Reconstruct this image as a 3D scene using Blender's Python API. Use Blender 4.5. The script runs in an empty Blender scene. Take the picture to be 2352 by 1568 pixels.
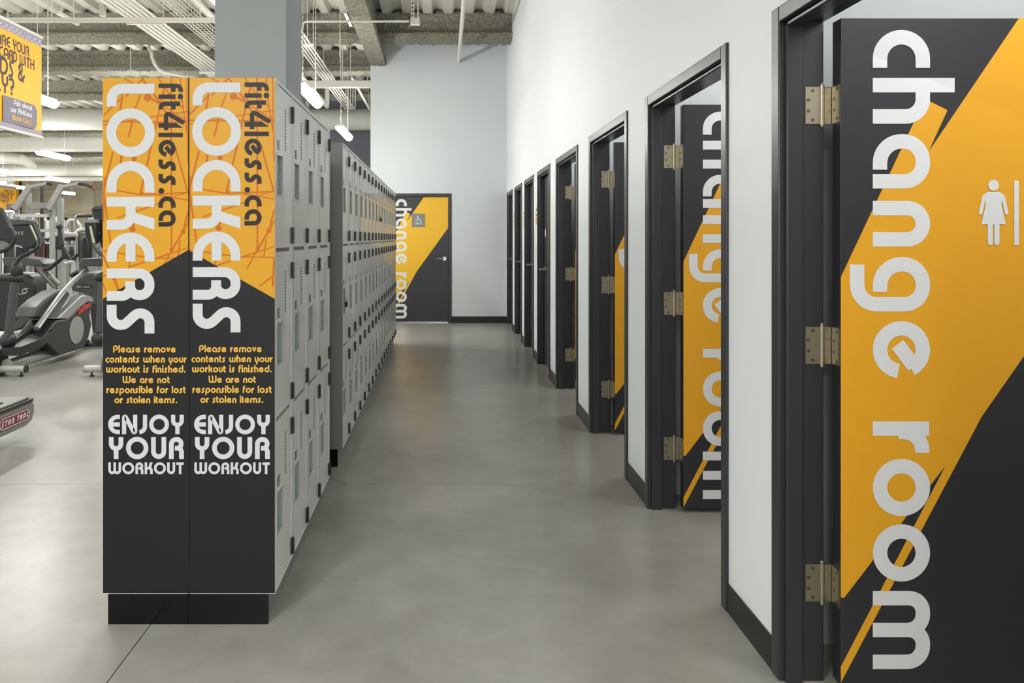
import bpy, math, random
from mathutils import Vector, noise, Matrix
rnd = random.Random(7)
PI = math.pi
C = bpy.context.scene.collection
SC = bpy.context.scene

# ---------------------------------------------------------------- camera
F, U0, V0, H = 1620.0, 1014.0, 545.0, 1.37
cam_d = bpy.data.cameras.new('camera'); cam = bpy.data.objects.new('camera', cam_d); C.objects.link(cam)
cam.location = (0, 0, H); cam.rotation_euler = (PI / 2, 0, 0)
cam_d.sensor_width = 36; cam_d.lens = 36 * F / 2352
cam_d.shift_x = (1176 - U0) / 2352; cam_d.shift_y = -(784 - V0) / 2352
cam_d.clip_start = 0.05; cam_d.clip_end = 200
SC.camera = cam
# ---------------------------------------------------------------- light and exposure
SC.view_settings.view_transform = 'Standard'; SC.view_settings.look = 'None'
SC.view_settings.gamma = 1; SC.view_settings.use_curve_mapping = False
SC.view_settings.exposure = 0.56
wd = bpy.data.worlds.new('world'); SC.world = wd; wd.use_nodes = True
wd.node_tree.nodes['Background'].inputs[0].default_value = (0.9, 0.95, 1, 1)
wd.node_tree.nodes['Background'].inputs[1].default_value = 0.35
LAMP_EMIT = 77.0          # the strip lights in view
LAMP_W = 80.0             # the same strip lights outside the view
def area(name, loc, sx, sy, watts, up=False, col=(1, 1, 0.985)):
    d = bpy.data.lights.new(name, 'AREA'); d.shape = 'RECTANGLE'; d.size = sx; d.size_y = sy
    d.energy = watts; d.color = col
    o = bpy.data.objects.new(name, d); C.objects.link(o); o.location = loc
    if up: o.rotation_euler = (PI, 0, 0)
    return o
LX = [-1.74, -5.44, -8.85, -12.4, -15.75, -19.2]
LY = [-4.1, -0.75, 2.6, 5.95, 9.3, 12.65, 16.1, 19.5, 22.8, 26.3, 29.6]
LZ = 3.22
IN_VIEW = {(0, 4), (0, 5), (1, 4), (2, 6), (3, 7), (3, 8), (4, 9), (4, 10), (0, 3), (2, 5), (3, 6), (2, 7), (2,8)}
for i, x in enumerate(LX):
    for j, y in enumerate(LY):
        if (i, j) in IN_VIEW: continue
        if i == 0 and (j > 4 or j == 2): continue      # none over the corridor mouth
        k = (.85 if i == 0 else .22 if i == 1 and j <= 3 else .45)
        area('strip_lamp_light', (x, y, LZ - .03), .09, 1.2, LAMP_W * k)
        area('strip_lamp_glow', (x, y, LZ + .05), .09, 1.2, LAMP_W * k * .55, up=True)

for x, y in ((.4, -4.4), (3.8, -1.5), (3.8, -4.6), (7.2, -1.6), (7.2, -4.6)):      # unseen fill lights added behind the viewer to brighten lockers and end panels
    area('added_fill_light', (x, y, LZ - .03), .09, 1.2, LAMP_W); area('added_fill_upward', (x, y, LZ + .05), .09, 1.2, LAMP_W * .55, up=True)
# ---------------------------------------------------------------- helpers
def MT(name, col, rough=.5, metal=0, emit=0, spec=.5, bump=None, noise_amt=None, coat=0):
    m = bpy.data.materials.new(name); m.use_nodes = True
    nt = m.node_tree; b = nt.nodes['Principled BSDF']
    def lin(c): return c / 12.92 if c <= .04045 else ((c + .055) / 1.055) ** 2.4
    c = tuple(lin(v / 255) for v in col) + (1,)
    b.inputs['Base Color'].default_value = c
    b.inputs['Roughness'].default_value = rough; b.inputs['Metallic'].default_value = metal
    b.inputs['Specular IOR Level'].default_value = spec
    b.inputs['Coat Weight'].default_value = coat
    if emit:
        b.inputs['Emission Color'].default_value = c; b.inputs['Emission Strength'].default_value = emit
    tc = nt.nodes.new('ShaderNodeTexCoord')
    if noise_amt:
        sc, amt = noise_amt
        n = nt.nodes.new('ShaderNodeTexNoise'); n.inputs['Scale'].default_value = sc; n.inputs['Detail'].default_value = 6
        r = nt.nodes.new('ShaderNodeMapRange'); r.inputs['To Min'].default_value = 1 - amt; r.inputs['To Max'].default_value = 1 + amt
        r.inputs['From Min'].default_value = .3; r.inputs['From Max'].default_value = .7
        mx = nt.nodes.new('ShaderNodeVectorMath'); mx.operation = 'SCALE'; mx.inputs[0].default_value = c[:3]
        nt.links.new(tc.outputs['Object'], n.inputs['Vector']); nt.links.new(n.outputs['Fac'], r.inputs['Value'])
        nt.links.new(r.outputs['Result'], mx.inputs['Scale']); nt.links.new(mx.outputs['Vector'], b.inputs['Base Color'])
    if bump:
        sc, st, dist = bump
        n = nt.nodes.new('ShaderNodeTexNoise'); n.inputs['Scale'].default_value = sc; n.inputs['Detail'].default_value = 4
        bp = nt.nodes.new('ShaderNodeBump'); bp.inputs['Strength'].default_value = st; bp.inputs['Distance'].default_value = dist
        nt.links.new(tc.outputs['Object'], n.inputs['Vector']); nt.links.new(n.outputs['Fac'], bp.inputs['Height'])
        nt.links.new(bp.outputs['Normal'], b.inputs['Normal'])
    return m
M = dict(
    wall=MT('wall_paint', (228, 232, 234), .55, spec=.3, bump=(90, .05, .002), noise_amt=(.7, .012)),
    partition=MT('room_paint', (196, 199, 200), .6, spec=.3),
    wallend=MT('end_wall_paint', (214, 218, 221), .55, spec=.3, noise_amt=(.7, .012)),
    purple=MT('dusky_wall_paint', (122, 120, 132), .7),
    frame=MT('charcoal_gloss_paint', (48, 48, 52), .3, bump=(60, .06, .001)),
    door=MT('charcoal_door_paint', (48, 48, 52), .3, bump=(160, .10, .0012)),
    yellow=MT('amber_vinyl', (234, 168, 36), .3, bump=(160, .04, .001)),
    yellow2=MT('bright_yellow_vinyl', (240, 186, 40), .35),
    white=MT('white_vinyl', (226, 226, 228), .35),
    lyellow=MT('locker_amber_vinyl', (204, 148, 30), .38, spec=.3),
    web=MT('orange_line_print', (186, 96, 4), .4, spec=.3),
    brown=MT('dark_brown_vinyl', (36, 27, 27), .45, spec=.3),
    panel=MT('charcoal_vinyl', (25, 25, 28), .4, spec=.3),
    lwhite=MT('locker_white_vinyl', (196, 197, 200), .45, spec=.3),
    ytext=MT('gold_lettering', (216, 168, 62), .4),
    base=MT('black_rubber', (24, 23, 22), .35),
    kick=MT('black_kick_plate', (12, 11, 11), .12, spec=.3),
    locker=MT('grey_locker_enamel', (214, 215, 213), .3, spec=.6, coat=.25),
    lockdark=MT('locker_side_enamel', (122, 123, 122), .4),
    cup=MT('brushed_cup', (150, 158, 156), .4),
    rim=MT('bright_rim', (205, 206, 204), .25, metal=.3),
    hinge=MT('dark_hinge_steel', (70, 70, 68), .3, metal=.6),
    black=MT('black_plastic', (24, 24, 25), .42),
    hole=MT('dark_hole', (10, 10, 10), .8),
    brass=MT('satin_nickel', (176, 167, 146), .3, metal=.9),
    brassd=MT('dark_nickel', (120, 106, 84), .35, metal=.9),  # darker nickel for the hinge screws
    chrome=MT('satin_chrome', (200, 200, 202), .2, metal=1),
    column=MT('column_paint', (160, 165, 167), .6, noise_amt=(.8, .02)),
    deck=MT('deck_paint', (205, 203, 192), .6, noise_amt=(1.5, .04)),
    spray=MT('sprayed_fireproofing', (138, 136, 123), .95, spec=.1, bump=(45, 1.0, .02), noise_amt=(38, .42)),
    pipe=MT('painted_pipe', (216, 214, 204), .4),
    duct=MT('duct_paint', (214, 213, 204), .5, noise_amt=(2, .02)),
    housing=MT('white_housing', (232, 232, 226), .4),
    glow=MT('lamp_diffuser', (255, 255, 250), .4, emit=LAMP_EMIT),
    concrete=MT('board_marked_concrete', (190, 180, 156), .85, noise_amt=(.8, .3)),
    signgrey=MT('sign_grey', (128, 128, 130), .5),
    gdark=MT('machine_charcoal', (30, 30, 31), .4),
    gmid=MT('machine_grey', (66, 67, 68), .42),
    gsil=MT('machine_silver', (150, 150, 148), .3, metal=.5),
    gwhite=MT('machine_pale_paint', (168, 168, 166), .35),
    gpanel=MT('machine_light_panel', (134, 134, 131), .5),
    steel=MT('polished_tube', (190, 190, 188), .2, metal=.9),
    red=MT('badge_red', (122, 34, 38), .4),
    redtext=MT('red_lettering', (196, 42, 34), .4),
    tmill=MT('treadmill_grey', (122, 121, 118), .45),
    strip=MT('pale_strip', (190, 186, 160), .4),
    bannerlilac=MT('banner_plate_print', (150, 142, 160), .6),
    bannertext=MT('banner_dark_print', (66, 50, 62), .6),
    banyel=MT('banner_yellow', (240, 174, 40), .55),
    wlight=MT('card_print_grey', (120, 112, 126), .6),
    tag=MT('paper_label', (225, 225, 222), .6),
)
# floor material: polished concrete
def floor_mat():
    m = bpy.data.materials.new('polished_concrete'); m.use_nodes = True
    nt = m.node_tree; b = nt.nodes['Principled BSDF']; L = nt.links
    tc = nt.nodes.new('ShaderNodeTexCoord')
    def nz(s, d, rough=.55):
        n = nt.nodes.new('ShaderNodeTexNoise'); n.inputs['Scale'].default_value = s; n.inputs['Detail'].default_value = d
        n.inputs['Roughness'].default_value = rough
        L.new(tc.outputs['Object'], n.inputs['Vector']); return n
    a = nz(1.3, 5, .6); c2 = nz(7, 3, .55); f = nz(220, 2)
    r = nt.nodes.new('ShaderNodeValToRGB')
    r.color_ramp.elements[0].position = .32; r.color_ramp.elements[0].color = (.20, .192, .166, 1)
    r.color_ramp.elements[1].position = .68; r.color_ramp.elements[1].color = (.36, .354, .328, 1)
    s1 = nt.nodes.new('ShaderNodeMath'); s1.operation = 'MULTIPLY_ADD'; s1.inputs[1].default_value = .6
    L.new(a.outputs['Fac'], s1.inputs[0])
    s2 = nt.nodes.new('ShaderNodeMath'); s2.operation = 'MULTIPLY_ADD'; s2.inputs[1].default_value = .25
    L.new(c2.outputs['Fac'], s2.inputs[0])
    s3 = nt.nodes.new('ShaderNodeMath'); s3.operation = 'MULTIPLY'; s3.inputs[1].default_value = .15
    L.new(f.outputs['Fac'], s3.inputs[0]); L.new(s3.outputs[0], s2.inputs[2]); L.new(s2.outputs[0], s1.inputs[2])
    L.new(s1.outputs[0], r.inputs['Fac']); L.new(r.outputs['Color'], b.inputs['Base Color'])
    rr = nt.nodes.new('ShaderNodeMapRange'); rr.inputs['To Min'].default_value = .285; rr.inputs['To Max'].default_value = .325
    L.new(c2.outputs['Fac'], rr.inputs['Value']); L.new(rr.outputs['Result'], b.inputs['Roughness'])
    b.inputs['Specular IOR Level'].default_value = .42
    return m
M['floor'] = floor_mat()

WORLD_BUILT = set()
class MB:
    def __init__(s): s.v = []; s.f = []
    def add(s, vs, fs):
        n = len(s.v); s.v += [tuple(p) for p in vs]; s.f += [tuple(i + n for i in f) for f in fs]; return s
    def box(s, x0, x1, y0, y1, z0, z1):
        vs = [(x, y, z) for z in (z0, z1) for y in (y0, y1) for x in (x0, x1)]
        return s.add(vs, [(0, 2, 3, 1), (4, 5, 7, 6), (0, 1, 5, 4), (2, 6, 7, 3), (0, 4, 6, 2), (1, 3, 7, 5)])
    def tube(s, path, r, n=12, caps=True, sy=1.0):
        P_ = [Vector(p) for p in path]; rings = []
        rs = r if isinstance(r, (list, tuple)) else [r] * len(P_)
        up = None
        for i, p in enumerate(P_):
            t = (P_[min(i + 1, len(P_) - 1)] - P_[max(i - 1, 0)]).normalized()
            if up is None:
                up = Vector((0, 0, 1)) if abs(t.z) < .9 else Vector((1, 0, 0))
            a = (up - t * up.dot(t)).normalized(); b = t.cross(a); up = a
            rings.append([p + (a * math.cos(2 * PI * k / n) * sy + b * math.sin(2 * PI * k / n)) * rs[i] for k in range(n)])
        vs = [q for rg in rings for q in rg]; fs = []
        for i in range(len(P_) - 1):
            for k in range(n):
                fs.append((i * n + k, i * n + (k + 1) % n, (i + 1) * n + (k + 1) % n, (i + 1) * n + k))
        if caps: fs += [tuple(range(n))[::-1], tuple((len(P_) - 1) * n + k for k in range(n))]
        return s.add(vs, fs)
    def bar(s, p0, p1, w, h):       # rectangular bar along p0->p1, w sideways, h the other way
        p0, p1 = Vector(p0), Vector(p1); t = (p1 - p0).normalized()
        up = Vector((0, 0, 1)) if abs(t.z) < .95 else Vector((0, 1, 0))
        a = t.cross(up).normalized() * w / 2; b = a.cross(t).normalized() * h / 2
        vs = [p + q for p in (p0, p1) for q in (a + b, -a + b, -a - b, a - b)]
        return s.add(vs, [(0, 1, 2, 3), (7, 6, 5, 4), (0, 4, 5, 1), (1, 5, 6, 2), (2, 6, 7, 3), (3, 7, 4, 0)])
    def ball(s, c, rx, ry=None, rz=None, n=14, m=9):
        ry = ry or rx; rz = rz or rx; vs = []; fs = []
        for j in range(m + 1):
            th = PI * j / m
            for k in range(n):
                ph = 2 * PI * k / n
                vs.append((c[0] + rx * math.sin(th) * math.cos(ph), c[1] + ry * math.sin(th) * math.sin(ph), c[2] + rz * math.cos(th)))
        for j in range(m):
            for k in range(n):
                fs.append((j * n + k, (j + 1) * n + k, (j + 1) * n + (k + 1) % n, j * n + (k + 1) % n))
        return s.add(vs, fs)
    def prism(s, pts, vec):         # closed polygon of 3D points, extruded
        n = len(pts); v = Vector(vec); a = [Vector(p) for p in pts]
        return s.add(a + [p + v for p in a], [tuple(range(n))[::-1], tuple(range(n, 2 * n))] + [(i, (i + 1) % n, n + (i + 1) % n, n + i) for i in range(n)])
    def build(s, name, mat, parent=None, bevel=0, smooth=True, seg=2):
        if parent:                      # shapes are measured in the room; store them relative to their thing
            r = parent
            while r.parent: r = r.parent
            if r.name in WORLD_BUILT:
                l = r.location; s.v = [(x - l.x, y - l.y, z - l.z) for x, y, z in s.v]
        me = bpy.data.meshes.new(name); me.from_pydata(s.v, [], s.f); me.update()
        me.materials.append(mat)
        if smooth:
            me.shade_smooth(); me.set_sharp_from_angle(angle=math.radians(38))
        o = bpy.data.objects.new(name, me); C.objects.link(o)
        if parent: o.parent = parent
        if bevel:
            b = o.modifiers.new('bevel', 'BEVEL'); b.width = bevel; b.segments = seg; b.limit_method = 'ANGLE'; b.harden_normals = False
        return o
def tag(o, label=None, cat=None, group=None, kind=None):
    if label: o['label'] = label
    if cat: o['category'] = cat
    if group: o['group'] = group
    if kind: o['kind'] = kind
    return o
def thing(name, label, cat, loc=(0, 0, 0), rz=0, group=None, kind=None):
    o = bpy.data.objects.new(name, None); C.objects.link(o); o.location = loc; o.rotation_euler = (0, 0, rz)
    o.empty_display_size = .1
    return tag(o, label, cat, group, kind)
def place(name, label, cat, loc, group=None, kind=None):   # a thing whose parts are given in room coordinates
    o = thing(name, label, cat, loc, 0, group, kind); WORLD_BUILT.add(o.name); return o
def kids(o): return list(o.children)
def copy_tree(o, parent=None):
    c = o.copy(); C.objects.link(c)
    if parent: c.parent = parent
    for ch in kids(o): copy_tree(ch, c)
    return c
def P(u, v, Y): return ((u - U0) * Y / F, Y, H - (v - V0) * Y / F)      # a point measured in the photograph at depth Y
def Q(u, v, X):                                                          # the same on a plane of constant X
    Y = X * F / (u - U0); return (X, Y, H - (v - V0) * Y / F)

# ---------------------------------------------------------------- lettering (drawn with strokes)
def fillet(pts, closed=False, n=9):
    out = []; N = len(pts)
    for i, p in enumerate(pts):
        q = Vector(p[:2]); r = p[2] if len(p) > 2 else 0
        if r <= 0 or (not closed and i in (0, N - 1)): out.append(q); continue
        a = Vector(pts[i - 1][:2]); b = Vector(pts[(i + 1) % N][:2])
        da, db = (a - q), (b - q); la, lb = da.length, db.length; da /= la; db /= lb
        ang = math.acos(max(-1, min(1, da.dot(db)))); t = r / math.tan(ang / 2)
        lim = min(la * (1 if (i == 1 and not closed) else .5), lb * (1 if (i == N - 2 and not closed) else .5))
        # corners sharing an edge may together use it all
        if t > lim: t = lim; r = t * math.tan(ang / 2)
        c = q + (da + db).normalized() * (r / math.sin(ang / 2))
        s0 = q + da * t; s1 = q + db * t
        a0 = math.atan2(s0.y - c.y, s0.x - c.x); a1 = math.atan2(s1.y - c.y, s1.x - c.x)
        d = a1 - a0
        while d > PI: d -= 2 * PI
        while d < -PI: d += 2 * PI
        for k in range(n + 1): out.append(c + Vector((math.cos(a0 + d * k / n), math.sin(a0 + d * k / n))) * r)
    res = [out[0]]
    for p in out[1:]:
        if (p - res[-1]).length > 1e-5: res.append(p)
    if closed and (res[0] - res[-1]).length < 1e-5: res.pop()
    return res
def ribbon(pl, w, closed=False):
    N = len(pl); L_, R_ = [], []
    for i, p in enumerate(pl):
        if closed: a, b = pl[i - 1], pl[(i + 1) % N]
        else: a, b = pl[max(i - 1, 0)], pl[min(i + 1, N - 1)]
        d1 = (p - a).normalized() if (p - a).length > 0 else (b - p).normalized()
        d2 = (b - p).normalized() if (b - p).length > 0 else d1
        n1 = Vector((-d1.y, d1.x)); n2 = Vector((-d2.y, d2.x)); nn = (n1 + n2)
        if nn.length < 1e-6: nn = n1
        nn = nn.normalized(); k = 1 / max(.35, nn.dot(n1))
        L_.append(p + nn * w / 2 * k); R_.append(p - nn * w / 2 * k)
    quads = []
    for i in range(N if closed else N - 1):
        j = (i + 1) % N
        quads.append([L_[i], R_[i], R_[j], L_[j]])
    return quads
def disc(cx, cy, r, n=20): return [Vector((cx + r * math.cos(2 * PI * k / n + .07), cy + r * math.sin(2 * PI * k / n + .07))) for k in range(n)]
def arcpts(cx, cy, r, a0, a1, n=30): return [Vector((cx + r * math.cos(math.radians(a0 + (a1 - a0) * k / n)), cy + r * math.sin(math.radians(a0 + (a1 - a0) * k / n)))) for k in range(n + 1)]
A_ = 1.43
def glyph(ch, w):
    """-> width, list of polygons; x-height 1 (capitals: height 1 too, scaled by the caller)"""
    m = w / 2; b = 1 - m; R = .5 - m; S = []; D = []; W = .8
    def st(*p, closed=False): S.extend(ribbon(fillet(list(p), closed), w, closed))
    def ring(cx=.5, cy=.5, r=R): S.extend(ribbon(arcpts(cx, cy, r, 0, 360, 40)[:-1], w, True))
    if ch == 'a': W = .95; st((.62, m), (m, m, R), (m, b, R), (W - m, b, R * .85), (W - m, 0))
    elif ch == 'b': W = .95; st((m, A_), (m, m, R), (W - m, m, R), (W - m, b, R), (.34, b))
    elif ch == 'c': W = .66; st((W, b), (m, b, R), (m, m, R), (W, m))
    elif ch == 'd': W = .95; st((W - m, A_), (W - m, m, R), (m, m, R), (m, b, R), (.62, b))
    elif ch == 'e':
        W = 1; S.extend(ribbon(arcpts(.5, .5, R, -8, -333, 40), w)); st((.405, .433), (.79, .722))
    elif ch == 'f': W = .48; st((m, 0), (m, A_ - m, .26), (W, A_ - m)); st((m, b), (W, b))
    elif ch == 'g': W = .95; st((.61, m), (m, m, R), (m, b, R), (W - m, b, R * .85), (W - m, -.40 + m, .34), (.13, -.40 + m))
    elif ch == 'h': W = .8; st((m, 0), (m, A_)); st((m, b), (W - m, b, .3), (W - m, 0))
    elif ch == 'i': W = w; st((m, 0), (m, 1)); S.append(disc(m, A_ - .15, .165))
    elif ch == 'k': W = .78; st((m, 0), (m, A_)); st((m, .47), (W - m - .04, .47, .25), (W - m - .04, 0)); S.append([Vector(p) for p in ((.26, .42), (.26 + 1.3 * w, .42), (W, 1), (W - 1.2 * w, 1))])
    elif ch == 'l': W = w; st((m, 0), (m, A_))
    elif ch == 'm': W = 1.365; c = W / 2; st((m, 0), (m, b, .24), (c, b, .27), (c, 0)); st((c, 0), (c, b, .24), (W - m, b, .3), (W - m, 0))
    elif ch == 'n': W = .8; st((m, 0), (m, b, .29), (W - m, b, .29), (W - m, 0))
    elif ch == 'o': W = 1; ring()
    elif ch == 'p': W = .95; st((m, -.4), (m, b, R), (W - m, b, R), (W - m, m, R), (.34, m))
    elif ch == 'r': W = .55; st((m, 0), (m, .985)); st((m + .06, .45), (m + .06, b - .01, .32), (W, b - .01))
    elif ch == 's': W = .68; st((0, m), (W + .07, m, .19), (-.09, b, .19), (W - .03, b))
    elif ch == 't': W = .46; st((m, 1.27), (m, m, .24), (W, m)); st((m, b), (W, b))
    elif ch == 'u': W = .8; st((m, 1), (m, m, .29), (W - m, m, .29), (W - m, 1))
    elif ch == 'v': W = .8; st((m * .9, 1), (W / 2, m * .8, .06), (W - m * .9, 1))
    elif ch == 'w': W = 1.32; c = W / 2; st((m, 1), (m, m, .28), (c, m, .22), (c, 1)); st((c, 1), (c, m, .22), (W - m, m, .28), (W - m, 1))
    elif ch == 'y': W = .8; st((m, 1), (m, m, .29), (W - m, m, .29), (W - m, 1)); st((W / 2, m), (W / 2, -.4))
    elif ch == '.': W = .33; S.append(disc(.165, .165, .165))
    elif ch == '4':
        W = 1.06; st((W, .445), (.02, .445, .13), (.64, 1.50)); S.append([Vector(p) for p in ((.64, 0), (.92, 0), (.92, 1.44), (.64, 1.02))])
    # capitals
    elif ch == 'O': W = 1.02; ring(.51, .5, .51 - m)
    elif ch == 'C': W = .66; st((W, b), (m, b, R), (m, m, R), (W, m))
    elif ch == 'E': W = .61; st((W, b), (m, b, R), (m, m, R), (W, m)); st((m, .5), (W, .5))
    elif ch == 'N': W = .79; st((m, 0), (m, 1.05, .05), (W - m, -.05, .05), (W - m, 1))
    elif ch == 'J': W = .40; st((0, m), (W - m, m, .3), (W - m, 1))
    elif ch == 'Y': W = .66; st((m, 1), (m, .37 + m, .22), (W - m, .37 + m, .22), (W - m, 1)); st((W / 2, .37 + m), (W / 2, 0))
    elif ch == 'U': W = .69; st((m, 1), (m, m, .24), (W - m, m, .24), (W - m, 1))
    elif ch == 'R': W = .68; st((m, 0), (m, b, .3), (W - m - .015, b, .21), (W - m - .015, .49, .19), (.27, .49)); st((.27, .49), (W - m, .49, .18), (W - m, 0))
    elif ch == 'W': W = 1.09; c = W / 2; st((m, 1), (m, m, .24), (c, m, .2), (c, 1)); st((c, 1), (c, m, .2), (W - m, m, .24), (W - m, 1))
    elif ch == 'K': W = .69; st((m, 0), (m, 1)); st((m, .5), (W - m, .5, .2), (W - m, 0)); S.append([Vector(p) for p in ((.28, .42), (.30 + 1.1 * w, .50), (W, 1), (W - 1.15 * w, 1))])
    elif ch == 'T': W = .64; st((0, b), (W, b)); st((W / 2, b), (W / 2, 0))
    elif ch == 'L': W = .48; st((m, 1), (m, m, .22), (W, m))
    elif ch == 'S': W = .62; st((0, m), (W + .05, m, .19), (-.07, b, .19), (W - .02, b))
    elif ch == 'A': W = .8; st((m, 0), (m, b, .3), (W - m, b, .3), (W - m, 0)); st((m, .38), (W - m, .38))
    elif ch == 'P': W = .68; st((m, 0), (m, b, .28), (W - m, b, .28), (W - m, .40, .25), (.27, .40))
    elif ch == 'B': W = .66; st((m, 0), (m, b)); st((m, b), (W - m, b, .2), (W - m, .52, .2), (.1, .52)); st((.1, .52), (W - m, .52, .2), (W - m, m, .2), (m, m))
    elif ch == 'D': W = .8; st((m, m), (m, b), (W - m, b, .4), (W - m, m, .4), (m, m))
    elif ch == 'H': W = .74; st((m, 0), (m, 1)); st((W - m, 0), (W - m, 1)); st((m, .5), (W - m, .5))
    elif ch == 'I': W = w; st((m, 0), (m, 1))
    elif ch == 'F': W = .56; st((m, 0), (m, b, .2), (W, b)); st((m, .48), (W * .85, .48))
    elif ch == 'X': W = .72; st((m, 0), (W - m, 1)); st((m, 1), (W - m, 0))
    elif ch == 'M': W = .95; st((m, 0), (m, b, .1), (W / 2, .3), (W - m, b, .1), (W - m, 0))
    elif ch == 'V': W = .74; st((m, 1), (W / 2, 0), (W - m, 1))
    elif ch == '?': W = .6; st((m, .80), (m, b, .2), (W - m, b, .2), (W - m, .5, .2), (W / 2, .45), (W / 2, .25)); S.append(disc(W / 2, .08, .1))
    elif ch == '&': W = .86; st((W - .1, 0), (m, b - .12, .12), (m + .1, b, .15), (W * .62, b, .15), (W * .62, .6, .12), (m, .40, .2), (m, m, .2), (W * .75, m, .25), (W, .45))
    elif ch == ' ': W = .5
    return W, S
def text_polys(s, length=None, size=1.0, w=.25, cap=1.43, gap=.13, caps_only=False, space=.55, offsets=None):
    """lays out a line; polygons in (x, y) with size = x-height (or capital height when caps_only)"""
    G = []; xs = []; x = 0
    for ch in s:
        k = 1.0 if (caps_only or not (ch.isupper() or ch in '?&')) else cap
        W, S = glyph(ch, w / k)
        W *= k
        if ch == ' ': W = space
        G.append((k, S)); xs.append((x, W)); x += W + gap
    total = x - gap
    extra = 0
    if length is not None and len(s) > 1: extra = (length / size - total) / (len(s) - 1)
    out = []
    for i, (k, S) in enumerate(G):
        ox = xs[i][0] + extra * i if offsets is None else offsets[i]
        for poly in S: out.append([((p.x * k + ox) * size, p.y * k * size) for p in poly])
    return out
def clip(poly, planes):             # keep where a*x+b*y<=c
    for (a, b, c) in planes:
        out = []
        for i in range(len(poly)):
            p, q = poly[i - 1], poly[i]; dp = a * p[0] + b * p[1] - c; dq = a * q[0] + b * q[1] - c
            if (dp <= 0) != (dq <= 0):
                t = dp / (dp - dq); out.append((p[0] + (q[0] - p[0]) * t, p[1] + (q[1] - p[1]) * t))
            if dq <= 0: out.append(q)
        poly = out
        if len(poly) < 3: return []
    return poly
def decal(name, polys, fn, mat, parent=None, planes=None):
    mb = MB(); o_ = Vector(fn(0, 0)); nn = (Vector(fn(1, 0)) - o_).cross(Vector(fn(0, 1)) - o_).normalized()
    k = 0; last = None                  # strokes that cross are laid one over the other, hair-thin apart
    for p in polys:
        p = [tuple(q) for q in p]
        if last is None or abs(p[0][0] - last[0]) > 1e-6 or abs(p[0][1] - last[1]) > 1e-6: k = (k + 1) % 38
        last = p[-1]
        if planes: p = clip(p, planes)
        if len(p) >= 3: mb.add([Vector(fn(*q)) + nn * (k * 1.2e-5) for q in p], [tuple(range(len(p)))])
    return mb.build(name, mat, parent, smooth=False)
# ================================================================ THE SETTING
XR, XF, YE = 1.051, 1.041, 11.30           # right wall face, door frame face, end wall
ZD = 4.69                                   # underside of the steel deck
DOORS = [(2.228, 1.03), (3.611, 1.03), (5.000, 1.03), (6.450, 1.03), (7.700, .89), (8.890, .89), (10.080, .89), (11.270, .89)]  # far edge, width
FT = 2.084
mb = MB(); edges = sorted([(f - w, f) for f, w in DOORS]); y = 0.0
for a, b in edges:
    mb.box(XR, XR + .12, y, a, 0, 4.9); mb.box(XR, XR + .12, a, b, FT, 4.9); y = b
mb.box(XR, XR + .12, y, YE + .2, 0, 4.9)
tag(mb.build('wall_right', M['wall'], smooth=False), 'pale grey painted wall with the row of change room doors', 'wall', kind='structure')
# partitions of the change rooms
pw = MB()
for yy in (1.0, 2.42, 3.80, 5.20, 6.66): pw.box(XR + .12, 2.95, yy - .04, yy + .04, 0, 2.75)
pw.box(2.95, 3.05, .9, 6.8, 0, 2.75); pw.box(XR + .12, 3.05, .9, 6.8, 2.75, 2.83)
pw.box(2.95, 3.05, 6.8, YE + .2, 0, 2.75); pw.box(XR + .12, 3.05, 6.8, YE + .2, 2.75, 2.83)
for yy in (7.75, 8.95, 10.13): pw.box(XR + .12, 2.95, yy, yy + .06, 0, 2.75)
tag(pw.build('wall_partition', M['partition'], smooth=False), 'pale walls inside the change rooms behind the open doors', 'wall', kind='structure')
for yc in (1.5, 3.1, 4.5, 5.95): area('change_room_light', (1.9, yc, 2.7), .9, .5, 13 if yc < 2 else 12)
# end wall with the door opening
ED0, ED1 = -.885, .160                      # outer edges of the end door frame
EW0 = -1.137
mb = MB().box(EW0, ED0, YE, YE + .15, 0, 4.9).box(ED1, XR, YE, YE + .15, 0, 4.9).box(ED0, ED1, YE, YE + .15, FT - .01, 4.9)
mb.box(EW0, EW0 + .12, YE + .15, 17.0, 0, 4.9)
tag(mb.build('wall_back', M['wallend'], smooth=False), 'pale blue-grey end wall around the end change room door', 'wall', kind='structure')
tag(MB().box(-5.7, EW0 + .1, 17.0, 17.2, 0, 4.9).build('wall_purple', M['purple'], smooth=False), 'dusky purple-grey wall beyond the lockers, under the white duct', 'wall', kind='structure')
wf = tag(MB().box(-24, -5.5, 34, 34.2, 0, 4.9).build('wall_far', M['hole'], smooth=False), 'stained bare concrete wall at the far end of the gym', 'wall', kind='structure')
pm = None
for i in range(8):
    for j in range(4):
        if pm is None: pm = MB().box(0, 2.38, 0, .02, 0, 1.21).build('concrete_panel', M['concrete'], wf, smooth=False); o = pm
        else: o = pm.copy(); C.objects.link(o)
        o.location = (-23.9 + i * 2.4, 33.98 - .004 * ((i * 3 + j) % 3), .01 + j * 1.225)
tag(MB().box(-24.2, -24, -6, 34.2, 0, 4.9).build('wall_left', M['wall'], smooth=False), 'pale wall on the far left of the gym', 'wall', kind='structure')
tag(MB().box(-24.2, 9.2, -6.2, -6, 0, 4.9).box(9, 9.2, -6, 0, 0, 4.9).box(XR + .12, 9, -.1, 0, 0, 4.9).build('wall_front', M['wall'], smooth=False), 'pale wall behind the viewer', 'wall', kind='structure')
tag(MB().box(-5.7, -5.5, 17.2, 34.2, 0, 4.9).build('wall_side', M['purple'], smooth=False), 'dusky wall running back behind the weight machines', 'wall', kind='structure')

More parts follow.
